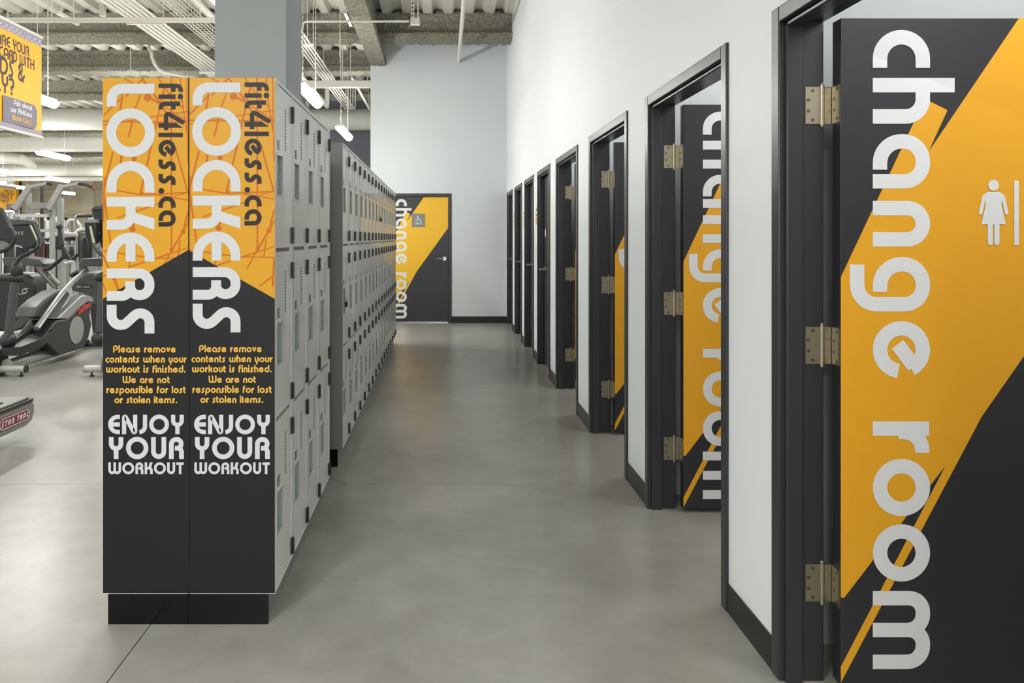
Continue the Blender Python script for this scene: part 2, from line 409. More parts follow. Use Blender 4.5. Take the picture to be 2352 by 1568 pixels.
# floor: saw-cut slabs over a dark bed
fl = MB().box(-24.2, 9.2, -6.2, 34.2, -.12, -.006).build('floor', M['hole'], smooth=False)
tag(fl, 'polished grey concrete floor with saw-cut joints', 'floor', kind='structure')
gy = [-6.2, -.8, 3.914, 8.60, 13.3, 18.0, 22.7, 27.4, 34.2]; gx = [-24.2, -19.8, -15.1, -10.4, -5.72, -1.03, 3.66, 9.2]; g = .0022
# diamond joint around the column
dc = (-1.03, 3.914); dr = .50
for i in range(len(gx) - 1):
    for j in range(len(gy) - 1):
        x0, x1, y0, y1 = gx[i] + g, gx[i + 1] - g, gy[j] + g, gy[j + 1] - g
        pts = [(x0, y0), (x1, y0), (x1, y1), (x0, y1)]
        near = [k for k, p in enumerate(pts) if abs(p[0] - dc[0]) < .1 and abs(p[1] - dc[1]) < .1]
        if near:
            k = near[0]; p = pts[k]; sx = -1 if p[0] < dc[0] else 1; sy = -1 if p[1] < dc[1] else 1
            a, b = (dc[0] + sx * (dr + g), p[1]), (p[0], dc[1] + sy * (dr + g))
            prv = pts[k - 1]
            new = [a, b] if abs(prv[1] - p[1]) < 1e-6 else [b, a]
            pts = pts[:k] + new + pts[k + 1:]
        MB().prism([(q[0], q[1], -.02) for q in pts], (0, 0, .02)).build('slab', M['floor'], fl, smooth=False)
q = dr - g
MB().prism([(dc[0] + q, dc[1], -.02), (dc[0], dc[1] + q, -.02), (dc[0] - q, dc[1], -.02), (dc[0], dc[1] - q, -.02)], (0, 0, .02)).build('slab', M['floor'], fl, smooth=False)

# steel deck ceiling, flutes running along the corridor
prof = []; x = -24.2
while x < 9.1:
    prof += [(x, ZD + .08), (x + .11, ZD + .08), (x + .145, ZD), (x + .27, ZD)]; x += .305
mb = MB(); n = len(prof)
mb.add([(p[0], -6.2, p[1]) for p in prof] + [(p[0], 34.2, p[1]) for p in prof], [(i, i + 1, n + i + 1, n + i) for i in range(n - 1)])
dk = mb.build('ceiling', M['deck'], smooth=False)
tag(dk, 'off-white fluted steel roof deck over the whole gym', 'ceiling', kind='structure')
MB().box(-24.2, 9.2, -6.2, 34.2, 4.9, 5.0).build('roof_slab', M['deck'], dk, smooth=False)

# sprayed beams
def sprayed(profile, a0, a1, step, along='x', off=0.0, amp=.014, ps=.035):
    pts = []
    for i in range(len(profile)):
        p, q2 = Vector(profile[i]), Vector(profile[(i + 1) % len(profile)]); k = max(1, int((q2 - p).length / ps))
        for t in range(k): pts.append(p.lerp(q2, t / k))
    c = sum(pts, Vector((0, 0))) / len(pts); N = len(pts); K = int((a1 - a0) / step); vs = []; fs = []
    for i in range(K + 1):
        a = a0 + (a1 - a0) * i / K
        for p in pts:
            v3 = Vector((a * 9, p.x * 9 + off, p.y * 9)); d = (noise.noise(v3) * 1.0 + noise.noise(v3 * 3.1) * .9 + rnd.uniform(-.5, .5)) * amp
            n2 = (p - c).normalized(); pp = p + n2 * d + Vector((rnd.uniform(-1, 1), rnd.uniform(-1, 1))) * amp * .35
            vs.append((a, pp.x, pp.y) if along == 'x' else (pp.x, a, pp.y))
    for i in range(K):
        for k in range(N): fs.append((i * N + k, i * N + (k + 1) % N, (i + 1) * N + (k + 1) % N, (i + 1) * N + k))
    return MB().add(vs, fs)
def ibeam(yc, zb, zt, hw=.17, web=.07):
    return [(yc - hw, zb), (yc + hw, zb), (yc + hw, zb + .08), (yc + web, zb + .15), (yc + web, zt - .1), (yc + hw * .8, zt - .03), (yc + hw * .8, zt), (yc - hw * .8, zt), (yc - hw * .8, zt - .03), (yc - web, zt - .1), (yc - web, zb + .15), (yc - hw, zb + .08)]
bl = ['sprayed fireproofed beam across the end of the corridor, nearest', 'sprayed fireproofed beam second from the viewer, over the gym', 'sprayed fireproofed beam third from the viewer, over the gym']
for k, (yc, x1, st_, x0) in enumerate(((10.6, 1.05, .04, -9.0), (12.67, -1.137, .05, -10.5), (15.05, -1.137, .06, -12.0))):
    sp = sprayed(ibeam(yc, 4.315, ZD + .01), x0, x1, st_, off=k * 7.3, amp=.02)
    # plugs of fireproofing filling the deck flutes above the beam
    o = sp.build('ceiling_beam', M['spray']); tag(o, bl[k], 'beam', 'sprayed beams under the deck', 'structure')
    pl = MB(); x = -24.2
    while x < x1 - .12:
        if x > x0: pl.ball((x + .055, yc, ZD + .02), .075, .13, .07, 10, 6)
        x += .305
    tag(pl.build('flute_filler', M['spray'], o), kind='stuff')
for k, (yc) in enumerate((18.2, 20.6, 23.4, 26.0)):
    o = sprayed(ibeam(yc, 4.315, ZD + .01), -17.5, -5.7, .12, off=k * 3.3 + 40, ps=.08).build('ceiling_beam', M['spray'])
    tag(o, 'sprayed fireproofed beam deep in the gym, ' + ('nearer than the big far ducts', 'just before the largest far duct', 'just behind the largest far duct', 'the farthest of all')[k], 'beam', 'sprayed beams under the deck', 'structure')
gp = [(EW0, 4.12), (EW0 + .25, 4.12), (EW0 + .25, 4.22), (EW0 + .17, 4.27), (EW0 + .17, ZD), (EW0 + .08, ZD), (EW0 + .08, 4.27), (EW0, 4.22)]
tag(sprayed(gp, 3.2, YE, .04, 'y', off=80, amp=.011).build('ceiling_girder', M['spray']), 'sprayed fireproofed girder running along the corridor to the end wall', 'beam', 'sprayed beams under the deck', 'structure')

# column between the locker banks
tag(MB().box(-1.216, -.831, 3.78, 4.19, 0, ZD).build('column', M['column'], bevel=.004), 'square grey column rising between the two locker banks', 'column', kind='structure')

# baseboards
mb = MB(); y = 0.0
for a, b in edges:
    if a > y: mb.box(XR - .006, XR, y, a, 0, .105)
    y = b
tag(mb.build('baseboard_right', M['base'], smooth=False), 'black rubber baseboard between the change room doors', 'baseboard', kind='structure')
tag(MB().box(ED1, XR - .006, YE - .006, YE, 0, .105).box(EW0, ED0, YE - .006, YE, 0, .105).build('baseboard_back', M['base'], smooth=False), 'black rubber baseboard along the end wall', 'baseboard', kind='structure')

# ---------------------------------------------------------------- door graphics
YEL = [(.537, 2.031), (.264, 1.6275), (.3216, 1.7537), (.2535, 1.788), (0, 1.2505), (0, .286), (.009, .282), (.3166, .683), (-.0026, .0760), (-.0026, .026), (.4244, .829), (.914, 1.53), (.914, 2.031)]
# the amber field, split into convex-ish pieces (door-plane metres: from hinge edge, height)
def Z(v): return 1.37 - (v - 545) / 761.3
def XX(u): return (u - 1931) / 761.3
POLY = [
    [(XX(2340), 2.031), (.914, 2.031), (.914, 1.53), (XX(2254), Z(957)), (XX(2132), Z(349))],
    [(XX(2176), Z(253)), (XX(2132), Z(349)), (XX(2050), Z(384)), (XX(2124), Z(227))],
    [(XX(2132), Z(349)), (XX(2254), Z(957)), (XX(2172), Z(1068)), (XX(1938), Z(1373)), (0, Z(1371)), (0, Z(636)), (XX(2050), Z(384))],
    [(XX(2172), Z(1068)), (XX(2254), Z(957)), (0, Z(1567)), (0, Z(1530))],
]
CR_OFF = [v / 131.5 for v in (69 - 69, 179 - 69, 308 - 69, 461 - 69, 590 - 69, 737 - 69, 0, 967 - 69, 1053 - 69, 1203 - 69, 1356 - 69)]
CR = text_polys('change room', size=131.5 / 761.3, w=.253, offsets=CR_OFF, cap=1.43)
def door_graphic(leaf, fn3, clipw=.914, amber='yellow', icon=True):
    """fn3(x, z, layer) -> point; x from the text-side edge of the leaf"""
    decal('amber_graphic', POLY, lambda x, z: fn3(x, z, 1), M[amber], leaf, [(1, 0, clipw), (-1, 0, 0), (0, 1, 2.031)])
    decal('lettering', CR, lambda x, y: fn3(XX(2004) + y, Z(69) - x, 2), M['white'], leaf)
    if icon:
        k = 1 / 761.3; pz = lambda u, v: (XX(u), Z(v))
        S = [[(XX(2281) + 12.5 * k * math.cos(a * PI / 10), Z(425.5) + 12.5 * k * math.sin(a * PI / 10)) for a in range(20)]]
        S.append([pz(*p) for p in ((2266, 441), (2296, 441), (2302, 447), (2299, 470), (2309, 515), (2253, 515), (2263, 470), (2260, 447))])
        for sx in (-1, 1):
            c = 2281
            S += ribbon([Vector(pz(c + sx * 14.5, 446)), Vector(pz(c + sx * 22, 452)), Vector(pz(c + sx * 30, 489))], 8.5 * k)
            S.append(disc(XX(c + sx * 30), Z(489), 4.2 * k, 16))
            S += ribbon([Vector(pz(c + sx * 7.5, 512)), Vector(pz(c + sx * 7.5, 557))], 12 * k)
            S.append(disc(XX(c + sx * 7.5), Z(557), 6 * k, 16))
        S.append([pz(*p) for p in ((2328, 415), (2339, 415), (2339, 563), (2328, 563))])
        decal('restroom_pictogram', S, lambda x, z: fn3(x, z, 3), M['white'], leaf)
EPS = .0007
def frame_on_right(t, far, w):
    near = far - w; mb = MB()
    for y0, y1, s in ((far - .05, far, -1), (near, near + .05, 1)):
        mb.box(XF, XF + .14, y0, y1, 0, FT)
        ya = y0 - .016 if s < 0 else y1
        mb.box(XF + .018, XF + .068, ya, ya + .016, 0, FT - .05 - .0)       # stop
    mb.box(XF, XF + .14, near + .05, far - .05, FT - .05, FT)
    mb.box(XF + .018, XF + .068, near + .05, far - .05, FT - .066, FT - .05)
    mb.build('frame', M['frame'], t, bevel=.004)
def lever(parent, x, y, z, dirv, outv):
    """rose and lever; dirv along the door, outv away from it"""
    d, o = Vector(dirv), Vector(outv); c = Vector((x, y, z)); mb = MB()
    mb.tube([c, c + o * .012], .032, 24); mb.tube([c + o * .012, c + o * .05], .011, 14)
    mb.tube([c + o * .05, c + o * .052 + d * .03, c + o * .048 + d * .12], [.011, .010, .008], 12)
    return mb.build('lever_handle', M['chrome'], parent)
nth = ['nearest', 'second', 'third', 'fourth', 'fifth', 'sixth', 'seventh', 'eighth and farthest']
for i, (far, w) in enumerate(DOORS):
    near = far - w
    if i < 4:
        t = place('door_%d' % (i + 1), 'open charcoal change room door with amber print, %s in the right wall' % nth[i], 'door', (XF, far, 0), 'doors along the right wall', 'structure')
        frame_on_right(t, far, w)
        yl = far - .10; x0 = 1.2045
        leaf = MB().box(x0, x0 + .914, yl, yl + .045, .018, 2.031).build('leaf', M['door'], t, bevel=.0015)
        door_graphic(leaf, lambda x, z, l, yl=yl, x0=x0: (x0 + x, yl - EPS * l, z))
        for zc in (1.777, 1.037, .305):
            hb = MB().box(XF + .082, XF + .119, far - .0525, far - .0495, zc - .057, zc + .057)
            hb.box(x0 - .0025, x0 + .0005, yl + .006, yl + .043, zc - .057, zc + .057)
            hg = hb.build('hinge', M['brass'], t, smooth=False)
            kb = MB()
            for q_ in range(5): kb.tube([(XF + .132, far - .053, zc - .062 + q_ * .0248 + .0006), (XF + .132, far - .053, zc - .062 + (q_ + 1) * .0248 - .0006)], .0078, 14)
            kb.ball((XF + .132, far - .053, zc + .064), .006, n=10, m=6); kb.ball((XF + .132, far - .053, zc - .064), .006, n=10, m=6)
            kb.tube([(XF + .132, far - .053, zc - .06), (XF + .132, far - .053, zc + .06)], .0068, 10)
            kb.box(XF + .119, XF + .132, far - .0525, far - .0505, zc - .057, zc + .057); kb.box(XF + .132, x0, far - .054, far - .052, zc - .057, zc + .057)
            kb.build('knuckle', M['brass'], hg)
            sb = MB()
            for (dx, dz) in ((.104, .045), (.091, .017), (.091, -.017), (.104, -.045)):
                sb.tube([(XF + dx, far - .0525, zc + dz), (XF + dx, far - .0537, zc + dz)], .0052, 12)
            for (dy, dz) in ((.016, .045), (.032, .017), (.032, -.017), (.016, -.045)):
                sb.tube([(x0 - .0025, yl + dy, zc + dz), (x0 - .0037, yl + dy, zc + dz)], .0045, 12)
            sb.build('screw', M['brassd'], hg)
    else:
        t = place('door_%d' % (i + 1), 'closed charcoal change room door with lever handle, %s along the right wall' % nth[i], 'door', (XF, far, 0), 'doors along the right wall', 'structure')
        frame_on_right(t, far, w)
        xl = XF + .069; y0, y1 = near + .053, far - .053
        leaf = MB().box(xl, xl + .045, y0, y1, .012, 2.03).build('leaf', M['door'], t)
        k2 = (y1 - y0) / .914
        lever(t, xl, y1 - .07, 1.03, (0, -1, 0), (-1, 0, 0))
        # small pictogram disc near the lock edge
        yc = y1 - .115
        if i == 4: decal('pictogram', [disc(0, 0, .045, 22)], lambda a, b, yc=yc, xl=xl: (xl - EPS, yc + a, 1.415 + b), M['white'], leaf)
# end wall door
t = place('door_9', 'closed change room door with bright amber print in the end wall', 'door', (ED0, YE, 0), 'end wall door', 'structure')
t.pop('group', None) if hasattr(t, 'pop') else None
if 'group' in t: del t['group']
yf = YE - .012
mb = MB().box(ED0, ED0 + .05, yf, YE + .12, 0, FT - .01).box(ED1 - .05, ED1, yf, YE + .12, 0, FT - .01).box(ED0 + .05, ED1 - .05, yf, YE + .12, FT - .06, FT - .01)
mb.box(ED0 + .05, ED0 + .066, YE + .07, YE + .12, 0, FT - .06).box(ED1 - .066, ED1 - .05, YE + .07, YE + .12, 0, FT - .06).box(ED0 + .05, ED1 - .05, YE + .07, YE + .12, FT - .076, FT - .06)
mb.build('frame', M['frame'], t, bevel=.0025)
lx0, lx1, yl = ED0 + .053, ED1 - .053, YE + .02
leaf = MB().box(lx0, lx1, yl, yl + .045, .02, FT - .063).build('leaf', M['door'], t)
MB().box(ED0 + .05, ED1 - .05, yl - .02, yl + .07, 0, .012).build('threshold', M['chrome'], t)
door_graphic(leaf, lambda x, z, l: (lx0 + x * (lx1 - lx0) / .914, yl - EPS * 2 * l, z * (FT - .063) / 2.031), amber='yellow2', icon=False)
lever(t, lx1 - .06, yl, 1.03, (-1, 0, 0), (0, -1, 0))
sx, sz = P(961, 505.5, yl)[0], P(961, 505.5, yl)[2]
sg = MB().box(sx - .105, sx + .105, yl - .008, yl, sz - .105, sz + .105).build('accessible_sign', M['signgrey'], t, bevel=.002)
k = .0033; S = []
R_ = lambda pts, w_: S.extend(ribbon([Vector(p) for p in pts], w_))
S.append(disc(0 - .012, .062, .011))
R_([(-.012, .052), (-.010, .008), (.030, .008), (.044, -.030), (.056, -.026)], .011); R_([(-.011, .030), (.020, .030)], .009)
S.extend(ribbon(arcpts(-.006, -.014, .033, 118, 335, 24), .008))
S.append([Vector(p) for p in ((-.06, -.066), (.06, -.066), (.06, -.056), (-.06, -.056))])
decal('sign_symbol', S, lambda a, b: (sx + a, yl - .0095, sz + b), M['white'], sg)

# small striped notices on the wall between the far doors
for k_, (yc, nm) in enumerate(((7.862, 'nearest'), (9.05, 'middle'), (10.24, 'farthest'))):
    wy = .036
    o = place('wall_notice', 'small amber and white striped notice between far change room doors, %s of the three' % nm, 'sign', (XR, yc - .1, 1.5), 'notices between the far doors')
    MB().box(XR - .004, XR, yc - .165, yc - .03, 1.51, 1.70).build('board', M['white'], o)
    pp = []; pb = []
    pp.append([(0, 0), (.135, 0), (.135, .09), (0, .09)]); pb += [[(.01, .10), (.12, .10), (.12, .115), (.01, .115)], [(.01, .155), (.12, .155), (.12, .175), (.01, .175)]]
    pb += [[(.015, z0), (.10, z0), (.10, z0 + .004), (.015, z0 + .004)] for z0 in (.02, .045, .07)]
    decal('amber_field', pp, lambda a, b, yc=yc: (XR - .0046, yc - .165 + a, 1.51 + b), M['yellow'], o)
    decal('dark_stripe', pb, lambda a, b, yc=yc: (XR - .0052, yc - .165 + a, 1.51 + b), M['panel'], o)

# ================================================================ LOCKERS
PITCH, LB, LT = .305, .1057, 1.9357; LLEN = 4 * PITCH; DEP = .3053; TIER = (LT - LB) / 3
def plate_mesh_door():
    """door parts for one locker, in bank coordinates with the door's corner (y0,z0) at 0; face looks to +x"""
def make_door(bank, y0, z0, detail=True, padlock=False):
    a, b = y0 + .016, y0 + PITCH - .032; zt = z0 + TIER - .008; zb = z0 + .006
    ca, cb = y0 + .028, y0 + .118; cz1, cz0 = z0 + TIER - .268, z0 + TIER - .412      # recess
    x1, x0 = -.002, -.012
    mb = MB().box(x0, x1, a, ca, zb, zt).box(x0, x1, cb, b, zb, zt).box(x0, x1, ca, cb, zb, cz0).box(x0, x1, ca, cb, cz1, zt)
    d = mb.build('door', M['locker'], bank, smooth=False)
    r = .006
    MB().box(x1, x1 + .003, ca - r, ca, cz0 - r, cz1 + r).box(x1, x1 + .003, cb, cb + r, cz0 - r, cz1 + r).box(x1, x1 + .003, ca, cb, cz0 - r, cz0).box(x1, x1 + .003, ca, cb, cz1, cz1 + r).build('recess_rim', M['rim'], d, smooth=False)
    t_ = .001; xd = -.013
    MB().box(xd - t_, xd, ca, cb, cz0, cz1).box(xd, x1 + .001, ca + .0002, ca + t_, cz0, cz1).box(xd, x1 + .001, cb - t_, cb - .0002, cz0, cz1).box(xd, x1 + .001, ca, cb, cz0 + .0002, cz0 + t_).box(xd, x1 + .001, ca, cb, cz1 - t_, cz1 - .0002).build('recess_cup', M['cup'], d, smooth=False)
    hb = MB()
    for q_ in range(13): 
        zc = z0 + TIER - .085 - .0124 * q_; hb.box(x1 - .001, x1 + .0006, y0 + .163, y0 + .1745, zc - .0037, zc + .0037)
    tag(hb.build('vent_slot', M['hole'], d, smooth=False), kind='stuff')
    pb = MB().box(x1, x1 + .0015, y0 + .044, y0 + .078, z0 + TIER - .247, z0 + TIER - .213).build('number_plate', M['hinge'], d, smooth=False)
    decal('plate_mark', [[(0, 0), (.026, 0), (.026, .026), (0, .026)]], lambda p, q2: (x1 + .0019, y0 + .048 + p, z0 + TIER - .243 + q2), M['locker'], pb)
    S = ribbon([Vector((.004, .004)), Vector((.014, .022))], .0035) + ribbon([Vector((.004, .022)), Vector((.014, .004))], .0035) + ribbon([Vector((.019, .004)), Vector((.019, .022))], .0035)
    decal('plate_digit', S, lambda p, q2: (x1 + .0023, y0 + .048 + p, z0 + TIER - .243 + q2), M['black'], pb)
    for zc in (z0 + .052, z0 + TIER - .085):
        h = MB().box(-.001, .004, y0 + .262, y0 + .289, zc - .032, zc + .032)
        for q_ in range(5): h.tube([(.006, y0 + .2755, zc - .032 + q_ * .0128 + .0006), (.006, y0 + .2755, zc - .032 + (q_ + 1) * .0128 - .0006)], .0055, 8)
        h.build('hinge', M['hinge'], d, smooth=False)
    return d
def make_bank(detail=True):
    t = thing('locker_bank', '', 'lockers', (0, 0, 0))
    mb = MB(); c = -.016
    mb.box(-DEP + .0006, c, 0, LLEN, LB, LT)                                         # carcass behind the doors
    mb.box(c, 0, 0, LLEN, LT - .004, LT); mb.box(c, 0, 0, LLEN, LB, LB + .006)
    for q_ in range(5):
        y = q_ * PITCH; mb.box(c, 0, max(0, y - .03), min(LLEN, y + .014), LB + .006, LT - .004)
    mb.box(0, .002, 0, LLEN, LT - .012, LT - .001)
    mb.build('body', M['locker'], t, smooth=False)
    gb = MB()
    for q_ in range(5):
        y = q_ * PITCH
        if 0 < q_ < 4: gb.box(-.001, .0004, y - .0006, y + .0006, LB, LT)
    for r_ in range(1, 3): pass
    for q_ in range(4):
        for r_ in range(1, 4):
            z = LB + r_ * TIER; gb.box(-.0158, -.0125, q_ * PITCH + .014, (q_ + 1) * PITCH - .03, z - .0085, min(z + .0065, LT - .0045))  # dark strips paint in the shadow gaps above each door tier
    gb.build('seam_and_gap_shade', M['hinge'], t, smooth=False)
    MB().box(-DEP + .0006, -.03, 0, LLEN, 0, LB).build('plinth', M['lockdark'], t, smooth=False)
    d0 = make_door(t, 0, LB)
    for q_ in range(4):
        for r_ in range(3):
            if q_ == 0 and r_ == 0: continue
            d = copy_tree(d0, t); d.location = (0, q_ * PITCH, r_ * TIER)
    return t
FX = -.5904; Y1 = 2.504; Y2 = 4.213
bank = make_bank()
banks = []
desc = ['grey steel bank of twelve lockers in front of the column, corridor side', 'grey locker bank first after the column, corridor side, with bare dark end',
        'grey locker bank second after the column, corridor side', 'grey locker bank third after the column, corridor side', 'grey locker bank farthest down the corridor, beside the end door']
for k, yy in enumerate([Y1] + [Y2 + q_ * LLEN for q_ in range(4)]):
    b_ = bank if k == 0 else copy_tree(bank)
    tag(b_, desc[k], 'lockers', 'corridor-side locker banks'); b_.location = (FX, yy, 0); banks.append(b_)
rdesc = ['grey locker bank back to back behind the front one, its printed end on the left']
rear = []
for k, yy in enumerate([Y1] + [Y2 + q_ * LLEN for q_ in range(4)]):
    b_ = copy_tree(bank); b_.location = (FX - 2 * DEP - .0015, yy + LLEN, 0); b_.rotation_euler = (0, 0, PI); rear.append(b_)
    tag(b_, 'grey locker bank facing the gym, back to back with ' + ('the front corridor bank', 'the first bank after the column', 'the second bank after the column', 'the third bank after the column', 'the farthest corridor bank')[k], 'lockers', 'gym-side locker banks')

# printed end panels of the front pair: px(u,v) on the plane of the panel
KP = F / Y1
def end_panel(bank_o, ushift, vshift, u_left, u_right, rise_right, rot):
    yp = Y1 - .0015
    inv = Matrix.Translation(bank_o.location) @ Matrix.Rotation(bank_o.rotation_euler.z, 4, 'Z'); inv.invert()
    def fix(o, par):
        o.parent = par; return o
    def w3(u, v, l): 
        p = inv @ Vector(((u - U0) / KP, yp - .0006 * l, H - (v - V0) / KP)); return tuple(p)
    mb = MB(); pts = [w3(u_left, 178, 0), w3(u_right, 178, 0), w3(u_right, 1361, 0), w3(u_left, 1361, 0)]
    thick = (inv.to_3x3() @ Vector((0, .0014, 0)))
    pan = mb.prism(pts, thick).build('end_panel', M['panel'], bank_o, smooth=False)
    # amber field: bottom edge slants up to the middle seam
    vl, vr = (686, 574) if rise_right else (574, 686)
    decal('amber_field', [[(u_left, 178.5), (u_right, 178.5), (u_right, vr), (u_left, vl)]], lambda a, b: w3(a, b, 1), M['lyellow'], pan)
    # boundary plane for the clipping of the line print
    dx, dy = u_right - u_left, vr - vl
    planes = [(1, 0, u_right), (-1, 0, -u_left), (0, -1, -179), (-dy, dx, -dy * u_left + dx * vl)]
    Wb = [((165, 30), (235, 70), 9), ((300, 25), (175, 155), 11), ((285, 30), (370, 140), 14), ((370, 140), (450, 262), 14), ((395, 25), (480, 150), 9), ((480, 150), (570, 240), 8),
          ((25, 282), (160, 150), 10), ((155, 140), (138, 245), 12), ((275, 140), (235, 250), 9), ((330, 158), (405, 200), 14), ((405, 200), (600, 325), 8), ((345, 292), (600, 255), 8),
          ((20, 322), (600, 330), 11), ((20, 348), (370, 290), 7), ((222, 320), (193, 432), 11), ((443, 70), (385, 330), 12), ((385, 330), (318, 625), 13), ((484, 30), (486, 1200), 11),
          ((545, 25), (560, 200), 10), ((560, 200), (592, 400), 9), ((590, 25), (597, 600), 8), ((515, 510), (596, 800), 11), ((90, 530), (28, 775), 12), ((148, 555), (138, 625), 15),
          ((235, 560), (225, 640), 30), ((300, 700), (272, 825), 12), ((80, 785), (280, 820), 10), ((280, 820), (600, 805), 10), ((390, 822), (600, 857), 9), ((500, 832), (600, 804), 7),
          ((115, 977), (405, 878), 9), ((25, 800), (75, 1165), 12), ((30, 700), (25, 1000), 9), ((242, 985), (222, 1050), 13), ((600, 930), (565, 1070), 12), ((565, 1070), (487, 1200), 13), ((487, 1200), (415, 1330), 9),
          ((602, 1000), (565, 1075), 9), ((545, 1130), (530, 1250), 9), ((20, 1200), (380, 1253), 9), ((380, 1250), (600, 1252), 8), ((195, 1312), (490, 1215), 10), ((490, 1215), (602, 1178), 7), ((22, 1230), (95, 1400), 12), ((95, 1400), (140, 1480), 10),
          ((90, 1345), (125, 1470), 14), ((20, 1368), (100, 1378), 8), ((204, 1265), (198, 1320), 9), ((600, 1255), (590, 1450), 14), ((590, 1380), (500, 1450), 10), ((20, 1420), (60, 1520), 10)]
    S = []
    ox, oy = ushift, vshift
    cv = lambda p: (230 + p[0] / 2.9585 + ox, 170 + p[1] / 2.9585 + oy)
    for a, b, w_ in Wb:
        A, B = Vector(cv(a)), Vector(cv(b)); S += ribbon([A, B], w_ / 2.9585)
    for c_, r_ in (((325, 160), 26), ((222, 1055), 20), ((565, 1070), 17), ((487, 1195), 15), ((285, 812), 14), ((515, 505), 8), ((460, 812), 7)):
        q2 = cv(c_); S.append(disc(q2[0], q2[1], r_ / 2.9585, 14))
    decal('line_print', S, lambda a, b: w3(a, b, 2), M['web'], pan, planes)
    T = text_polys('LOCKERS', size=109.5, w=.207, caps_only=True, offsets=[v / 109.5 for v in (0, 249 - 192.6, 370 - 192.6, 452 - 192.6, 534 - 192.6, 616 - 192.6, 699.6 - 192.6)])
    decal('heading', T, lambda x, y: w3(246.2 + ushift + y, 192.6 + vshift + x, 3), M['lwhite'], pan)
    T = text_polys('fit4less.ca', length=520 - 192.3, size=39, w=.256, cap=1.43)
    decal('web_address', T, lambda x, y: w3(364.9 + ushift + y, 192.3 + vshift + x, 3), M['brown'], pan)
    T = []
    for s_, x0, x1, bl_ in (('Please remove', 260.8, 404.9, 809.1), ('contents when your', 243.1, 429.2, 832.2), ('workout is finished.', 244.7, 427, 855.2), ('We are not', 282.6, 390.6, 879.3), ('responsible for lost', 245.4, 427, 902.4), ('or stolen items.', 263.6, 408, 925.4)):
        T += [[(x0 + p[0], bl_ - p[1]) for p in poly] for poly in text_polys(s_, length=x1 - x0, size=11.8, w=.275, cap=1.4, gap=.14, space=.5)]
    decal('notice_text', T, lambda x, y: w3(x + ushift, y + vshift * .3, 3), M['ytext'], pan)
    T = []
    for s_, x0, x1, top, bot, w_ in (('ENJOY', 249.3, 423, 951.7, 996.1, .218), ('YOUR', 251, 423, 1002.8, 1053, .215), ('WORKOUT', 249.8, 423, 1060.9, 1087.7, .215)):
        T += [[(x0 + p[0], bot - p[1]) for p in poly] for poly in text_polys(s_, length=x1 - x0, size=bot - top, w=w_, caps_only=True, gap=.1)]
    decal('slogan', T, lambda x, y: w3(x + ushift, y, 3), M['lwhite'], pan)
    # kick plate stands on the floor, set back under the panel
    ya = Y1 + .006; uu = lambda u: (u - U0) / KP
    xa, xb = uu(max(u_left, 250)), uu(min(u_right, 617))
    pts = [tuple(inv @ Vector(p)) for p in ((xa, ya - .012, 0), (xb, ya - .012, 0), (xb, ya - .012, LB), (xa, ya - .012, LB))]
    MB().prism(pts, inv.to_3x3() @ Vector((0, .012, 0))).build('kick_plate', M['kick'], bank_o, smooth=False)
end_panel(banks[0], 197.3, -2.6, 433.7, 631.5, False, 0)
sm = MB(); inv_y = (Y1 - .004) - Y1; sm.box(-DEP - .0018, -DEP + .0012, inv_y, -.0008, LB, LT).build('panel_seam', M['hole'], banks[0], smooth=False)
end_panel(rear[0], 0, 0, 236.8, 432.7, True, 1)
# tiny label on the top corner, and the dark filler end of the first bank past the column
o = MB().box(.0, .0025, .012, .03, LT - .026, LT - .008).build('label', M['tag'], banks[0], smooth=False)
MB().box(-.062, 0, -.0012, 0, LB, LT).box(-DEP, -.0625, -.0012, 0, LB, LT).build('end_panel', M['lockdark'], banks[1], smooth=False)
MB().box(-DEP, -.03, -.0012, 0, 0, LB).build('kick_plate', M['kick'], banks[1], smooth=False)
# padlocks on two doors
def padlock(y, z, label):
    t = place('padlock', label, 'padlock', (FX + .006, y, z), 'padlocks on the lockers')
    MB().box(FX + .004, FX + .02, y - .018, y + .018, z - .034, z).build('lock_body', M['black'], t, bevel=.004)
    MB().tube([(FX + .012, y - .012, z - .004)] + [(FX + .012, y + .012 * math.cos(a), z + .014 + .012 * math.sin(a)) for a in [PI - q_ * PI / 8 for q_ in range(9)]] + [(FX + .012, y + .012, z - .004)], .0028, 8).build('shackle', M['chrome'], t)
z_m = LB + 2 * TIER - .345
padlock(Y2 + .075, z_m, 'black padlock on the middle locker nearest the column')
padlock(Y2 + LLEN * 2 + .075, LB + 3 * TIER - .38, 'small black padlock on a top locker farther along')
